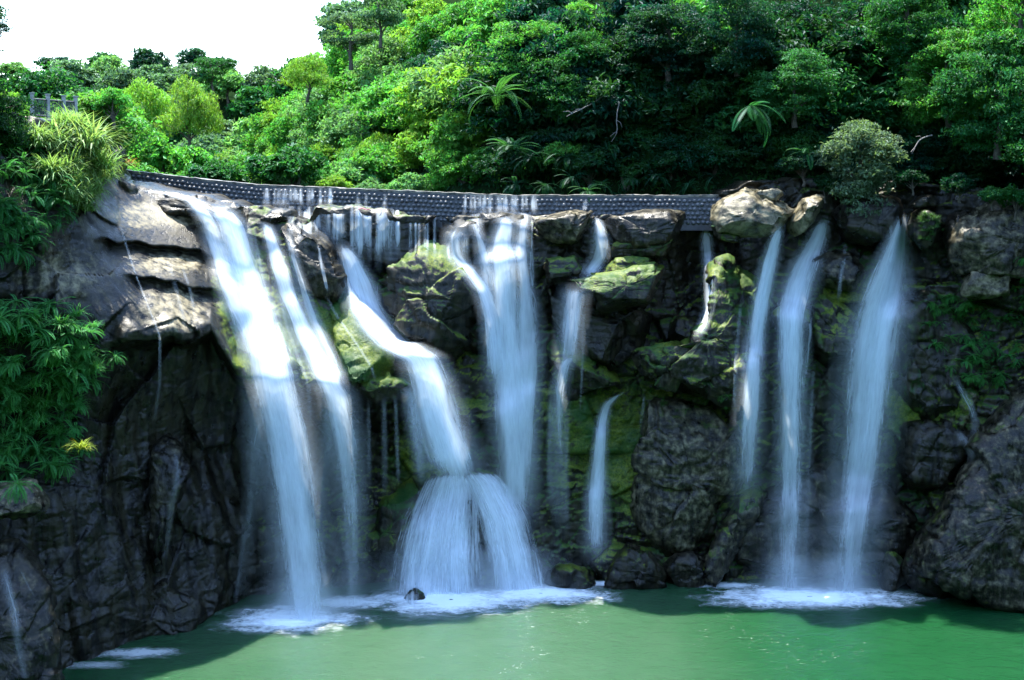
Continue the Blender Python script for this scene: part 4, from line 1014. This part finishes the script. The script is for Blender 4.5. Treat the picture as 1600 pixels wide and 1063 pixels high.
for s in range(4): arch('layered', 200 + s, (3.1, 3.1, 3.2), 46, 11000, 0.33, 0.0, style='layer', flat=1.1, asp=0.42)
for s in range(2): arch('bamboo', 300 + s, (2.6, 2.6, 3.4), 30, 8000, 0.34, 0.0, style='bamboo', asp=0.22)
for s in range(2): arch('airy', 400 + s, (3.0, 3.0, 2.8), 22, 3600, 0.30, 0.8, style='layer')
for s in range(3): arch('far', 500 + s, (3.6, 3.6, 3.0), 18, 2600, 0.55, 0.3)
for s in range(3): arch('shrub', 600 + s, (1.7, 1.7, 1.3), 14, 4200, 0.21, 0.5)
for s in range(3): arch('near', 700 + s, (2.8, 2.8, 3.2), 50, 17000, 0.21, 0.0, style='layer', flat=1.1, asp=0.42)
for s in range(1): arch('silver', 800 + s, (2.0, 1.9, 2.9), 40, 10000, 0.21, -0.4, style='layer', flat=1.5, asp=0.4)

def frond(rr, L, curl, npin, wid, az, el0):
    """one fern frond: arching rib with pairs of tapering leaflets"""
    t = np.linspace(0.06, 1, npin)
    el = el0 - curl * t
    dr = np.stack([np.cos(el) * math.cos(az), np.cos(el) * math.sin(az), np.sin(el)], -1)
    P = np.cumsum(dr * (L / npin), 0)
    side = np.array((-math.sin(az), math.cos(az), 0.0))
    w = wid * np.sin(np.pi * np.clip(t * 0.93 + 0.07, 0, 1)) ** 0.7
    Vs = []
    step = L / npin
    for sgn in (-1, 1):
        a = P; b = P + dr * step * 0.75
        tip = P + sgn * side * w[:, None] + dr * w[:, None] * 0.45 - np.array((0, 0, 1)) * (w * 0.22)[:, None]
        m_ = 0.5 * (a + tip) + dr * step * 0.42
        Vs.append(np.stack([a, m_ - dr * step * 0.62, tip, m_ + dr * step * 0.25], 1))
    return np.concatenate(Vs).reshape(-1, 3)
def fern_clump(seed, nf, L, el=(0.2, 1.2), npin=16, hang=0.0, wf=1.0, azr=(0, 6.283)):
    rr = np.random.default_rng(seed); Vs = []; rs = []
    for i in range(nf):
        V = frond(rr, L * rr.uniform(0.6, 1.15), rr.uniform(1.0, 2.0) + hang, npin, wf * L * rr.uniform(0.085, 0.13), rr.uniform(*azr), rr.uniform(*el))
        Vs.append(V); rs.append(np.clip(rr.random() * 0.7 + 0.3 * rr.random(len(V) // 4), 0, 1).repeat(4))
    V = np.concatenate(Vs)
    return V, np.arange(len(V)).reshape(-1, 4), np.concatenate(rs)
def grass_clump(seed, nb, L, wid=0.022, lean=0.8, seg=5):
    rr = np.random.default_rng(seed); Vs = []; Fs = []; rs = []; k = 0
    for i in range(nb):
        az = rr.uniform(0, 2 * np.pi); l = L * rr.uniform(0.5, 1.15); e = rr.uniform(0.75, 1.5); cu = rr.uniform(0.6, 2.0) * lean
        t = np.linspace(0, 1, seg)
        el = e - cu * t * 1.4
        d = np.stack([np.cos(el) * math.cos(az), np.cos(el) * math.sin(az), np.sin(el)], -1)
        P = np.cumsum(d * l / seg, 0) + np.array((rr.normal() * 0.1 * L, rr.normal() * 0.1 * L, 0))
        sd = np.array((-math.sin(az), math.cos(az), 0)); w_ = wid * (1 - t ** 2 * 0.95)
        V = np.stack([P - sd * w_[:, None], P + sd * w_[:, None]], 1).reshape(-1, 3)
        Fs.append(grid_faces(seg, 2) + k); k += len(V); Vs.append(V); rs.append(np.full(len(V), rr.random()))
    return np.concatenate(Vs), np.concatenate(Fs), np.concatenate(rs)
def scatter_clumps(src, pts, scales, rots, leans=None):
    Vs, Fs, rs, k = [], [], [], 0
    for i, (p, s, a) in enumerate(zip(pts, scales, rots)):
        V, Fq, r = src[i % len(src)]
        c, s_ = math.cos(a), math.sin(a)
        Q = np.stack([V[:, 0] * c - V[:, 1] * s_, V[:, 0] * s_ + V[:, 1] * c, V[:, 2]], -1) * s
        Vs.append(Q + p); Fs.append(Fq + k); rs.append(np.clip(r * 0.75 + 0.25 * random.random(), 0, 1)); k += len(V)
    return np.concatenate(Vs), np.concatenate(Fs), np.concatenate(rs)

# ------------------------------------------------------------------ trees on the valley sides
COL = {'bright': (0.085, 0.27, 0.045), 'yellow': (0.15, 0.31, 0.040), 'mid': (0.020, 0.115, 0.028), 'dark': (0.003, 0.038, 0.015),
       'teal': (0.004, 0.044, 0.029), 'pale': (0.125, 0.28, 0.095), 'silver': (0.11, 0.19, 0.12), 'blue': (0.085, 0.17, 0.095)}  # blue is lightened to stand in for haze over distant trees
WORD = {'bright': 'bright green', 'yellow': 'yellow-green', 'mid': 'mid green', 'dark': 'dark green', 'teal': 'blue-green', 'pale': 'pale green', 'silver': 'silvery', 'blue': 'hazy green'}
KIND = {'broad': 'rounded tree', 'layered': 'layered tree', 'bamboo': 'feathery bamboo', 'airy': 'open-crowned tree', 'far': 'tree', 'shrub': 'shrub', 'near': 'leafy tree'}
TREES = []
def add_tree(kind, colr, P, scale, zone, rz=None, label=None, jit=0.16, sq=None):
    lst = ARCH[kind]; tm, cm, R, stem = lst[random.randrange(len(lst))]
    r = bpy.data.objects.new({'bamboo': 'bamboo', 'shrub': 'shrub', 'silver': 'shrub'}.get(kind, 'tree'), None); C.objects.link(r)
    r.location = P; r.rotation_euler.z = random.uniform(0, 6.28) if rz is None else rz
    sv = scale * np.array((random.uniform(.9, 1.12), random.uniform(.9, 1.12), random.uniform(.88, 1.15)))
    r.scale = sv
    t = obj('trunk', tm, r); c = obj('crown', cm, r)
    off = stem + R[2] * 0.8
    t.location.z = off; c.location.z = off
    f = random.uniform(1 - jit, 1 + jit)
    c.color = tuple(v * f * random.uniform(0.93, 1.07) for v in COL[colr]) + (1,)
    r['category'] = {'bamboo': 'bamboo', 'shrub': 'shrub', 'silver': 'shrub'}.get(kind, 'tree')
    z = P[2] + off * sv[2]
    TREES.append([r, kind, colr, zone, CX + P[0] / P[1] * FP, HY - (z - CZ) / P[1] * FP, label])
    return r
cov = np.zeros((107, 160), bool)
vy, vx = np.mgrid[0:107, 0:160] * 10 + 5
def try_tree(kind, colr, P, scale, zone, need=0.22, rpx_f=0.85):
    R, stem = ARCH[kind][0][2], ARCH[kind][0][3]
    z = P[2] + (stem + R[2] * 0.8) * scale
    px, py = CX + P[0] / P[1] * FP, HY - (z - CZ) / P[1] * FP
    rx, rz = R[0] * scale / P[1] * FP * rpx_f, R[2] * scale / P[1] * FP * rpx_f
    m = ((vx - px) / rx) ** 2 + ((vy - py) / rz) ** 2 < 1
    m &= vy < 335
    tot = math.pi * rx * rz / 100.0
    if py - rz * 1.1 < np.interp(px, [-100, 0, 150, 300, 400, 450, 500, 530, 560], [80, 84, 74, 74, 102, 92, 62, 5, -400]): return None
    new = (m & ~cov).sum()
    if new < need * tot or new < 2: return None
    cov[m] = True
    return add_tree(kind, colr, P, scale, zone)

def at(px, py, Y): return tuple(W(px, py, Y))
# the big slope on the right and behind the weir
cand = []
for _ in range(5200):
    y = 62 + 90 * random.random() ** 1.5
    px = random.uniform(-60, 1680)
    x = (px - CX) / FP * y
    s1 = float(-poly_dist(np.array([x]), np.array([y]), FOOT)[0])
    if s1 < 0.6: continue
    cand.append((y, x, px, s1))
cand.sort()
placed = []
for y, x, px, s1 in cand:
    if any((x - a) ** 2 + (y - b) ** 2 < c * c for a, b, c in placed): continue
    z = float(land(np.array([x]), np.array([y]))[0])
    py = HY - (z - CZ) / y * FP
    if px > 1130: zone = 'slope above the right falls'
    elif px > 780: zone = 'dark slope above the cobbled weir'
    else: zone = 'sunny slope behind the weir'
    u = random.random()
    if px > 1130: kd, cl = random.choices([('layered', 'mid'), ('layered', 'dark'), ('broad', 'dark'), ('layered', 'teal'), ('broad', 'mid')], (3, 3, 2, 2, 2))[0]  # dark species, their leaf colour also standing in for shade on this slope
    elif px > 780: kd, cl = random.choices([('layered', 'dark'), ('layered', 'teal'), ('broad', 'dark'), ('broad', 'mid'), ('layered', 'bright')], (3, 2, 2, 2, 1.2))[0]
    else: kd, cl = random.choices([('broad', 'bright'), ('broad', 'pale'), ('layered', 'yellow'), ('broad', 'mid'), ('layered', 'bright'), ('bamboo', 'yellow'), ('broad', 'teal')], (3.4, 4, 2.2, 0.8, 2, 1, 0.3))[0]  # light species, their leaf colour also carrying some of the sunlight
    scl = random.uniform(0.8, 1.45) * (0.62 if s1 < 2.5 else 1.0)
    if s1 < 2.5 and random.random() < 0.5: kd = 'shrub'; scl = random.uniform(0.8, 1.3)
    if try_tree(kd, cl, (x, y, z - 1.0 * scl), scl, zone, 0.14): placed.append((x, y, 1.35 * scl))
# the gentler left bank and the river flats behind the weir
cand = []
for _ in range(2600):
    y = 63 + 90 * random.random() ** 1.2
    px = random.uniform(-60, 640); x = (px - CX) / FP * y
    s2 = float(poly_dist(np.array([x]), np.array([y]), FOOT2)[0]); s1 = float(-poly_dist(np.array([x]), np.array([y]), FOOT)[0])
    if s1 > 0 or s2 < 0.5: continue
    cand.append((y, x, px, s2))
cand.sort(); placed = []
for y, x, px, s2 in cand:
    if any((x - a) ** 2 + (y - b) ** 2 < c * c for a, b, c in placed): continue
    z = float(land(np.array([x]), np.array([y]))[0])
    kd, cl = random.choices([('broad', 'bright'), ('bamboo', 'yellow'), ('broad', 'mid'), ('broad', 'teal'), ('layered', 'bright'), ('layered', 'dark')], (3, 2.4, 1.6, 0.8, 2, 0.5))[0]
    scl = random.uniform(0.7, 1.2)
    if try_tree(kd, cl, (x, y, z - 0.5), scl, 'left bank upstream of the weir'): placed.append((x, y, 1.9 * scl))
# low bushes right behind the left half of the weir
for px in range(236, 770, 19):
    y = random.uniform(67, 92); x = (px + random.uniform(-9, 9) - CX) / FP * y
    add_tree('shrub', random.choice(['pale', 'bright', 'mid', 'bright', 'yellow', 'pale']), (x, y, 17.9 + 0.0011 * (760 - px) + random.uniform(-.3, .3)), random.uniform(0.8, 1.9), 'bushes lining the river behind the weir')
for i, px in enumerate((-34, -12, 12, 140, 158, 176)):
    y = random.uniform(58, 68); add_tree('shrub', random.choice(['bright', 'yellow', 'mid']), at(px, random.uniform(196, 214), y), random.uniform(0.7, 1.1), 'crest of the left bank')
# far hills
cand = []
for _ in range(2600):
    y = 150 + 190 * random.random(); px = random.uniform(-40, 700); cand.append((y, (px - CX) / FP * y, px))
cand.sort(); placed = []
for y, x, px in cand:
    if any((x - a) ** 2 + (y - b) ** 2 < c * c for a, b, c in placed): continue
    z = float(land(np.array([x]), np.array([y]))[0])
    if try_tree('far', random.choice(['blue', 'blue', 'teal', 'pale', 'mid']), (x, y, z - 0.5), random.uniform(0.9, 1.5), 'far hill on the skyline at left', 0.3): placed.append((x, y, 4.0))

# hand-placed trees
def at(px, py, Y): return tuple(W(px, py, Y))
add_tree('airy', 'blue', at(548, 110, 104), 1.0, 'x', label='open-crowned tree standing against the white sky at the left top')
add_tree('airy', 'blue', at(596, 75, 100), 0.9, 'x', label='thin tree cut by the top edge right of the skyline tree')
add_tree('airy', 'mid', at(334, 150, 120), 0.8, 'x', label='small open tree poking above the left skyline')
add_tree('broad', 'dark', at(150, 205, 98), 0.78, 'x', label='dark round-headed tree behind the iron railing')
add_tree('silver', 'silver', at(1346, 322, 59.2), 1.22, 'x', label='silvery grey-green shrub hanging above the dark wet rock')
for px, py, Y, s, cl, lb in (
    (1560, 250, 57.5, 1.05, 'mid', 'large leafy tree at the right edge hanging over the falls'),
    (1480, 200, 60.5, 1.0, 'bright', 'leafy tree with sunlit top near the upper right corner'),
    (1600, 110, 59.0, 1.1, 'bright', 'sunlit leafy tree in the upper right corner'),
    (1665, 300, 55.0, 1.0, 'mid', 'leafy tree cut by the right edge of the picture'),
    (1420, 110, 63.0, 1.0, 'mid', 'leafy tree above the silvery shrub'),
    (1240, 200, 63.0, 0.9, 'mid', 'glossy leafy tree left of the silvery shrub'),
    (1150, 120, 65.0, 1.0, 'teal', 'blue-green leafy tree above the large fern fronds'),
    (1040, 140, 67.0, 1.0, 'teal', 'blue-green leafy tree leaning over the dark slope'),
    (900, 200, 67.5, 0.95, 'mid', 'leafy tree with sunlit left side above the central weir'),
    (830, 150, 70.0, 1.0, 'bright', 'bright leafy tree at the edge of the sunny slope'),
    (1550, 330, 56.2, 0.42, 'mid', 'small bright leafy bush over the grey outcrop')):
    add_tree('near' if s > 0.5 else 'shrub', cl, at(px, py, Y), s, 'x', label=lb)
for px, py, Y, s, cl, lb in ((1585, 345, 56.0, 0.62, 'mid', 'drooping bush at the right edge above the grey outcrop'), (1500, 318, 57.6, 0.55, 'dark', 'dark bush hanging over the wall left of the grey outcrop'),
                             (1425, 306, 59.0, 0.5, 'dark', 'low dark bush above the last fall'), (1290, 318, 60.2, 0.55, 'dark', 'low dark bush under the silvery shrub'), (1255, 292, 60.8, 0.7, 'teal', 'blue-green bush above the pale leaning boulder')):
    add_tree('shrub', cl, at(px, py, Y), s, 'x', label=lb)
for px, py, Y, s, lb in ((300, 250, 84, 1.0, 'feathery bright bamboo clump left of the dark rounded trees'), (230, 235, 92, 1.0, 'tall feathery bamboo clump behind the left bank'), (480, 160, 110, 1.0, 'bamboo clump near the skyline above the left weir')):
    add_tree('bamboo', 'yellow', at(px, py, Y), s, 'x', label=lb)
add_tree('near', 'yellow', at(8, 235, 52), 0.5, 'x', label='yellow-green leafy shrub at the left edge below the railing')
add_tree('near', 'dark', at(-20, 250, 48), 0.65, 'x', label='dark leafy shrub cut by the left edge')
add_tree('near', 'dark', at(-42, 90, 47), 0.55, 'x', label='dark branch of leaves at the far upper left edge')

# labels: ordinal from the left within each look and place
ORD = ['leftmost', 'second', 'third', 'fourth', 'fifth', 'sixth', 'seventh', 'eighth', 'ninth', 'tenth', 'eleventh', 'twelfth', 'thirteenth', 'fourteenth', 'fifteenth', 'sixteenth', 'seventeenth', 'eighteenth', 'nineteenth', 'twentieth',
       'twenty-first', 'twenty-second', 'twenty-third', 'twenty-fourth', 'twenty-fifth', 'twenty-sixth', 'twenty-seventh', 'twenty-eighth', 'twenty-ninth', 'thirtieth', 'thirty-first', 'thirty-second', 'thirty-third', 'thirty-fourth', 'thirty-fifth']
groups = {}
for t in TREES:
    if t[6]: t[0]['label'] = t[6]; continue
    groups.setdefault((t[1], t[2], t[3]), []).append(t)
    t[0]['group'] = {'far hill on the skyline at left': 'trees on the far hills', 'bushes lining the river behind the weir': 'bushes lining the river behind the weir'}.get(t[3], 'trees on the ' + t[3])
for (kd, cl, zone), lst in groups.items():
    lst.sort(key=lambda t: t[4])
    for i, t in enumerate(lst):
        zz = {'bushes lining the river behind the weir': 'row of bushes along the weir top'}.get(zone, zone)
        if len(lst) == 1: t[0]['label'] = f'the only {WORD[cl]} {KIND[kd]} on the {zz}'
        else: t[0]['label'] = f'{ORD[i]}{"" if i == 0 else " from left"} {WORD[cl]} {KIND[kd]}, {zz}' if i < len(ORD) else f'{WORD[cl]} {KIND[kd]} {i}'
print('trees', len(TREES), round(time.time() - T0, 1))

# ------------------------------------------------------------------ undergrowth on the slopes (stuff)
n = 46000
yy = 62 + 60 * rng.random(n) ** 1.6; pxx = rng.uniform(-40, 1700, n); xx = (pxx - CX) / FP * yy
s1 = -poly_dist(xx, yy, FOOT); s2 = poly_dist(xx, yy, FOOT2)
ok = (s1 > -0.3) | (s2 > 0)
xx, yy, s1 = xx[ok], yy[ok], s1[ok]
P = np.stack([xx, yy, land(xx, yy) + 0.15 + 0.6 * rng.random(len(xx)) ** 2], -1)
N = np.array((0, -0.55, 0.6)) + 0.5 * rng.normal(size=P.shape)
V, Fq, r = leaf_quads(P, N, 0.34, 0.5, rng, 0.6)
ug = obj('undergrowth', mesh('undergrowth', V, Fq, M_LEAF, False, {'rnd': r})); ug.color = (0.008, 0.052, 0.018, 1)
tag(ug, 'low leafy undergrowth covering the wooded slopes', kind='stuff')

# ------------------------------------------------------------------ ferns and grasses
FERN = [fern_clump(900 + i, 20, 1.0, (-0.2, 1.1), 20) for i in range(4)]
GRASS = [grass_clump(950 + i, 110, 1.0) for i in range(3)]
def poly_pts(poly, n, Yfun, seed):
    rr = np.random.default_rng(seed); poly = np.asarray(poly, float); out = []
    lo, hi = poly.min(0), poly.max(0)
    while len(out) < n:
        q = rr.uniform(lo, hi, (n * 2, 2)); q = q[in_poly(q[:, 0], q[:, 1], poly)]
        out.extend(q.tolist())
    q = np.array(out[:n])
    return np.stack([W(a, b, Yfun(a, b)) for a, b in q])
def cover(name, label, src, poly, n, Yoff, sc_lo, sc_hi, colr, seed, mat=None):
    def Yf(a, b): return hitY(a, b) - Yoff * random.random()
    P = poly_pts(poly, n, Yf, seed)
    V, Fq, r = scatter_clumps(src, P, rng.uniform(sc_lo, sc_hi, n), rng.uniform(0, 6.28, n))
    o = obj(name, mesh(name, V, Fq, mat or M_LEAF, False, {'rnd': r})); o.color = (*colr, 1)
    tag(o, label, kind='stuff')
    return o
cover('fern_cover', 'mass of green ferns hanging on the cliff at lower left', FERN, [(-80, 470), (40, 470), (120, 480), (180, 505), (188, 560), (150, 590), (128, 640), (138, 700), (70, 750), (-80, 775)], 120, 1.6, 0.7, 1.25, (0.055, 0.24, 0.06), 1)
cover('fern_cover', 'dark ferns covering the upper left bank', FERN, [(-80, 190), (40, 190), (75, 260), (110, 330), (80, 370), (50, 400), (-80, 400)], 90, 0.8, 0.7, 1.2, (0.03, 0.16, 0.045), 2)
cover('grass_cover', 'long sunlit grass on the crest of the left bank', GRASS, [(45, 205), (110, 190), (165, 225), (172, 285), (140, 340), (90, 310), (60, 250)], 64, 0.7, 0.9, 1.9, (0.20, 0.33, 0.11), 3, M_BLADE)
cover('grass_cover', 'long grass blades among the lower left ferns', GRASS, [(-60, 480), (150, 500), (170, 560), (120, 650), (60, 720), (-60, 740)], 80, 1.4, 0.6, 1.2, (0.07, 0.27, 0.06), 4, M_BLADE)
cover('fern_cover', 'green ferns hanging on the wall right of the last fall', FERN, [(1440, 470), (1500, 450), (1560, 500), (1600, 400), (1640, 420), (1640, 520), (1560, 600), (1500, 590), (1450, 540)], 90, 0.4, 0.35, 0.8, (0.04, 0.19, 0.04), 5)
cover('fern_cover', 'small ferns and moss tufts on the rock under the mossy shoulder', FERN, [(1010, 600), (1080, 620), (1150, 610), (1160, 640), (1060, 646), (1010, 630)], 14, 0.2, 0.2, 0.4, (0.05, 0.15, 0.03), 6)
cover('fern_cover', 'beard of green plants on the boulder right of the last fall', GRASS, [(1428, 336), (1470, 336), (1472, 370), (1436, 380)], 26, 0.1, 0.25, 0.4, (0.07, 0.16, 0.05), 7, M_BLADE)
cover('fern_cover', 'ferns along the foot of the dark slope behind the weir', FERN, [(780, 230), (1120, 220), (1200, 270), (1130, 300), (780, 300)], 1, 0.1, 0.9, 1.5, (0.03, 0.11, 0.04), 8)
bpy.data.objects.remove(bpy.data.objects['fern_cover.004'], do_unlink=True) if False else None

# individual clumps one can point at
def plant(name, label, src, P, scale, colr, cat, mat=None, group=None, rz=None):
    V, Fq, r = src
    me = mesh(name, V * scale, Fq, mat or M_LEAF, False, {'rnd': r})
    o = obj(name, me, None, P); o.color = (*colr, 1); o.rotation_euler.z = random.uniform(0, 6.28) if rz is None else rz
    return tag(o, label, cat, group)
plant('grass_clump', 'tall pale plume of grass on top of the left bank', grass_clump(31, 260, 1.0), at(140, 240, 53.5), 2.2, (0.28, 0.40, 0.16), 'grass', M_BLADE)
plant('grass_clump', 'drooping sunlit grass clump right of the tall pale plume', grass_clump(32, 220, 1.0), at(160, 270, 54.5), 1.7, (0.22, 0.36, 0.10), 'grass', M_BLADE)
plant('grass_clump', 'pale dry grass clump below the iron railing', grass_clump(33, 240, 1.0), at(90, 235, 53.0), 1.8, (0.34, 0.40, 0.22), 'grass', M_BLADE)
plant('grass_clump', 'dry orange-brown grass tuft beside the boulder left of the weir', grass_clump(34, 120, 1.0), at(200, 262, 60.5), 0.9, (0.32, 0.17, 0.08), 'grass', M_BLADE)
plant('grass_clump', 'yellow-tipped grass tuft at the lower right of the hanging ferns', grass_clump(35, 90, 1.0), at(128, 705, 46.3), 0.8, (0.24, 0.30, 0.03), 'grass', M_BLADE)
plant('tree_fern', 'large fern with broad fronds above the right end of the weir', fern_clump(41, 10, 1.0, (-0.5, 0.4), 30, -0.4, 1.15, (3.2, 6.0)), at(1172, 165, 60.8), 2.3, (0.012, 0.085, 0.028), 'fern', rz=0.0)
plant('tree_fern', 'tree fern with long drooping fronds at the edge of the sunny slope', fern_clump(42, 22, 1.0, (0.2, 1.2), 22), at(775, 150, 66.5), 2.6, (0.03, 0.12, 0.03), 'fern')
plant('tree_fern', 'second tree fern, lower and darker, above the central weir', fern_clump(43, 20, 1.0, (0.2, 1.2), 22), at(800, 235, 65.5), 2.2, (0.018, 0.09, 0.03), 'fern')
plant('fern', 'small dark fern on the slope left of the silvery shrub', fern_clump(44, 14, 1.0, (0.0, 1.1), 18), at(1262, 240, 60.6), 1.6, (0.03, 0.13, 0.035), 'fern')
rowA = [806, 850, 894, 940, 985, 1030, 1076, 1116]; rowB = [830, 886, 950, 1010, 1066, 1124]
for nm, row, py0, Yr, sc0 in (('lower', rowA, 283, 64.2, 1.35), ('upper', rowB, 242, 65.2, 1.8)):
    for i, px in enumerate(row):
        o_ = ['leftmost', 'second from left', 'third from left', 'fourth from left', 'fifth from left', 'sixth from left', 'seventh from left', 'eighth from left'][i]
        if i == len(row) - 1: o_ = 'rightmost'
        plant('fern', f'{o_} dark fern in the {nm} row on the bank above the weir', FERN[i % 4], at(px, py0 + random.uniform(-9, 9), Yr), sc0 * random.uniform(0.75, 1.1), (0.006, 0.048, 0.022), 'fern', group='ferns above the weir')

# ------------------------------------------------------------------ railing on the left bank
rl = bpy.data.objects.new('railing', None); C.objects.link(rl)
A = np.array(at(50, 188, 56.5)); B = np.array(at(118, 192, 58.5))
rl.location = A
tag(rl, 'grey railing with concrete posts on top of the left bank', 'railing')
d = B - A; ang = math.atan2(d[1], d[0])
for k in (0.0, 0.36, 0.72, 1.0):
    p = d * k
    pv = joinVF([boxVF(p + np.array((0, 0, 0.3)), (0.14, 0.14, 2.0), ang), boxVF(p + np.array((0, 0, 1.33)), (0.19, 0.19, 0.06), ang)])
    obj('post', mesh('post', *pv, M_CONC, False), rl)
for k0, k1 in ((0, 0.36), (0.36, 0.72), (0.72, 1.0)):
    for h in (0.25, 1.05):
        obj('rail', mesh('rail', *tube([d * k0 + np.array((0, 0, h)), d * k1 + np.array((0, 0, h))], [0.045, 0.045], 6), M_IRON), rl)
    for j in range(1, 8):
        q = d * (k0 + (k1 - k0) * j / 8)
        obj('baluster', mesh('baluster', *tube([q + np.array((0, 0, 0.25)), q + np.array((0, 0, 1.05))], [0.026, 0.026], 5), M_IRON), rl)
# bare limbs showing against the dark slope
def limb(label, pts, r0, twigs):
    P_ = np.array([at(*p) for p in pts]); t = np.linspace(0, 1, 14)
    k = np.linspace(0, 1, len(P_)); cur = np.stack([np.interp(t, k, P_[:, j]) for j in range(3)], -1)
    for _ in range(3): cur[1:-1] = 0.25 * cur[:-2] + 0.5 * cur[1:-1] + 0.25 * cur[2:]
    cur += 0.05 * np.stack([fbm(cur * 1.5 + 3 * j, 2) for j in range(3)], -1)
    base = cur[0].copy()
    r = bpy.data.objects.new('bare_branch', None); C.objects.link(r); r.location = base; tag(r, label, 'branch')
    obj('limb', mesh('limb', *tube(cur - base, np.linspace(r0, r0 * 0.35, 14), 6), M_PALEBARK), r)
    for i, (dx, dz) in twigs:
        a = cur[i] - base; b = a + np.array((dx, -0.1, dz)); mid = 0.5 * (a + b) + np.array((0.06, 0, 0.08))
        obj('twig', mesh('twig', *tube([a, mid, b], [r0 * 0.5, r0 * 0.4, r0 * 0.2], 5), M_PALEBARK), r)
M_PALEBARK = plain_material('pale_bark', (0.10, 0.095, 0.085), (0.22, 0.21, 0.19), 6.0, 0.8)
limb('long pale bare limb slanting across the dark slope above the weir', [(960, 135, 65.5), (930, 160, 64.9), (905, 172, 64.4), (885, 182, 64.1)], 0.05, [(4, (-0.3, 0.5)), (8, (-0.6, -0.2)), (11, (-0.5, 0.1))])
limb('thin pale branch hanging down the dark slope above the weir', [(968, 160, 64.4), (962, 185, 64.1), (966, 205, 64.0), (955, 222, 63.9)], 0.035, [(5, (0.3, -0.4)), (9, (-0.4, -0.3))])
limb('short forked dead branch right of the silvery shrub', [(1456, 212, 59.0), (1438, 216, 58.7), (1430, 230, 58.6), (1423, 238, 58.5)], 0.045, [(4, (-0.35, 0.1)), (9, (-0.2, -0.35))])
# pink cord lying on the shelf below the weir
q = [at(560, 327, 59.9), at(566, 325.5, 59.8), at(572, 328, 59.75), at(578, 327, 59.75)]
tag(obj('cord', mesh('cord', *tube(q, [0.03] * 4, 6), M_CORD)), 'scrap of pink cord caught on the shelf below the weir', 'cord')
print('done', round(time.time() - T0, 1))
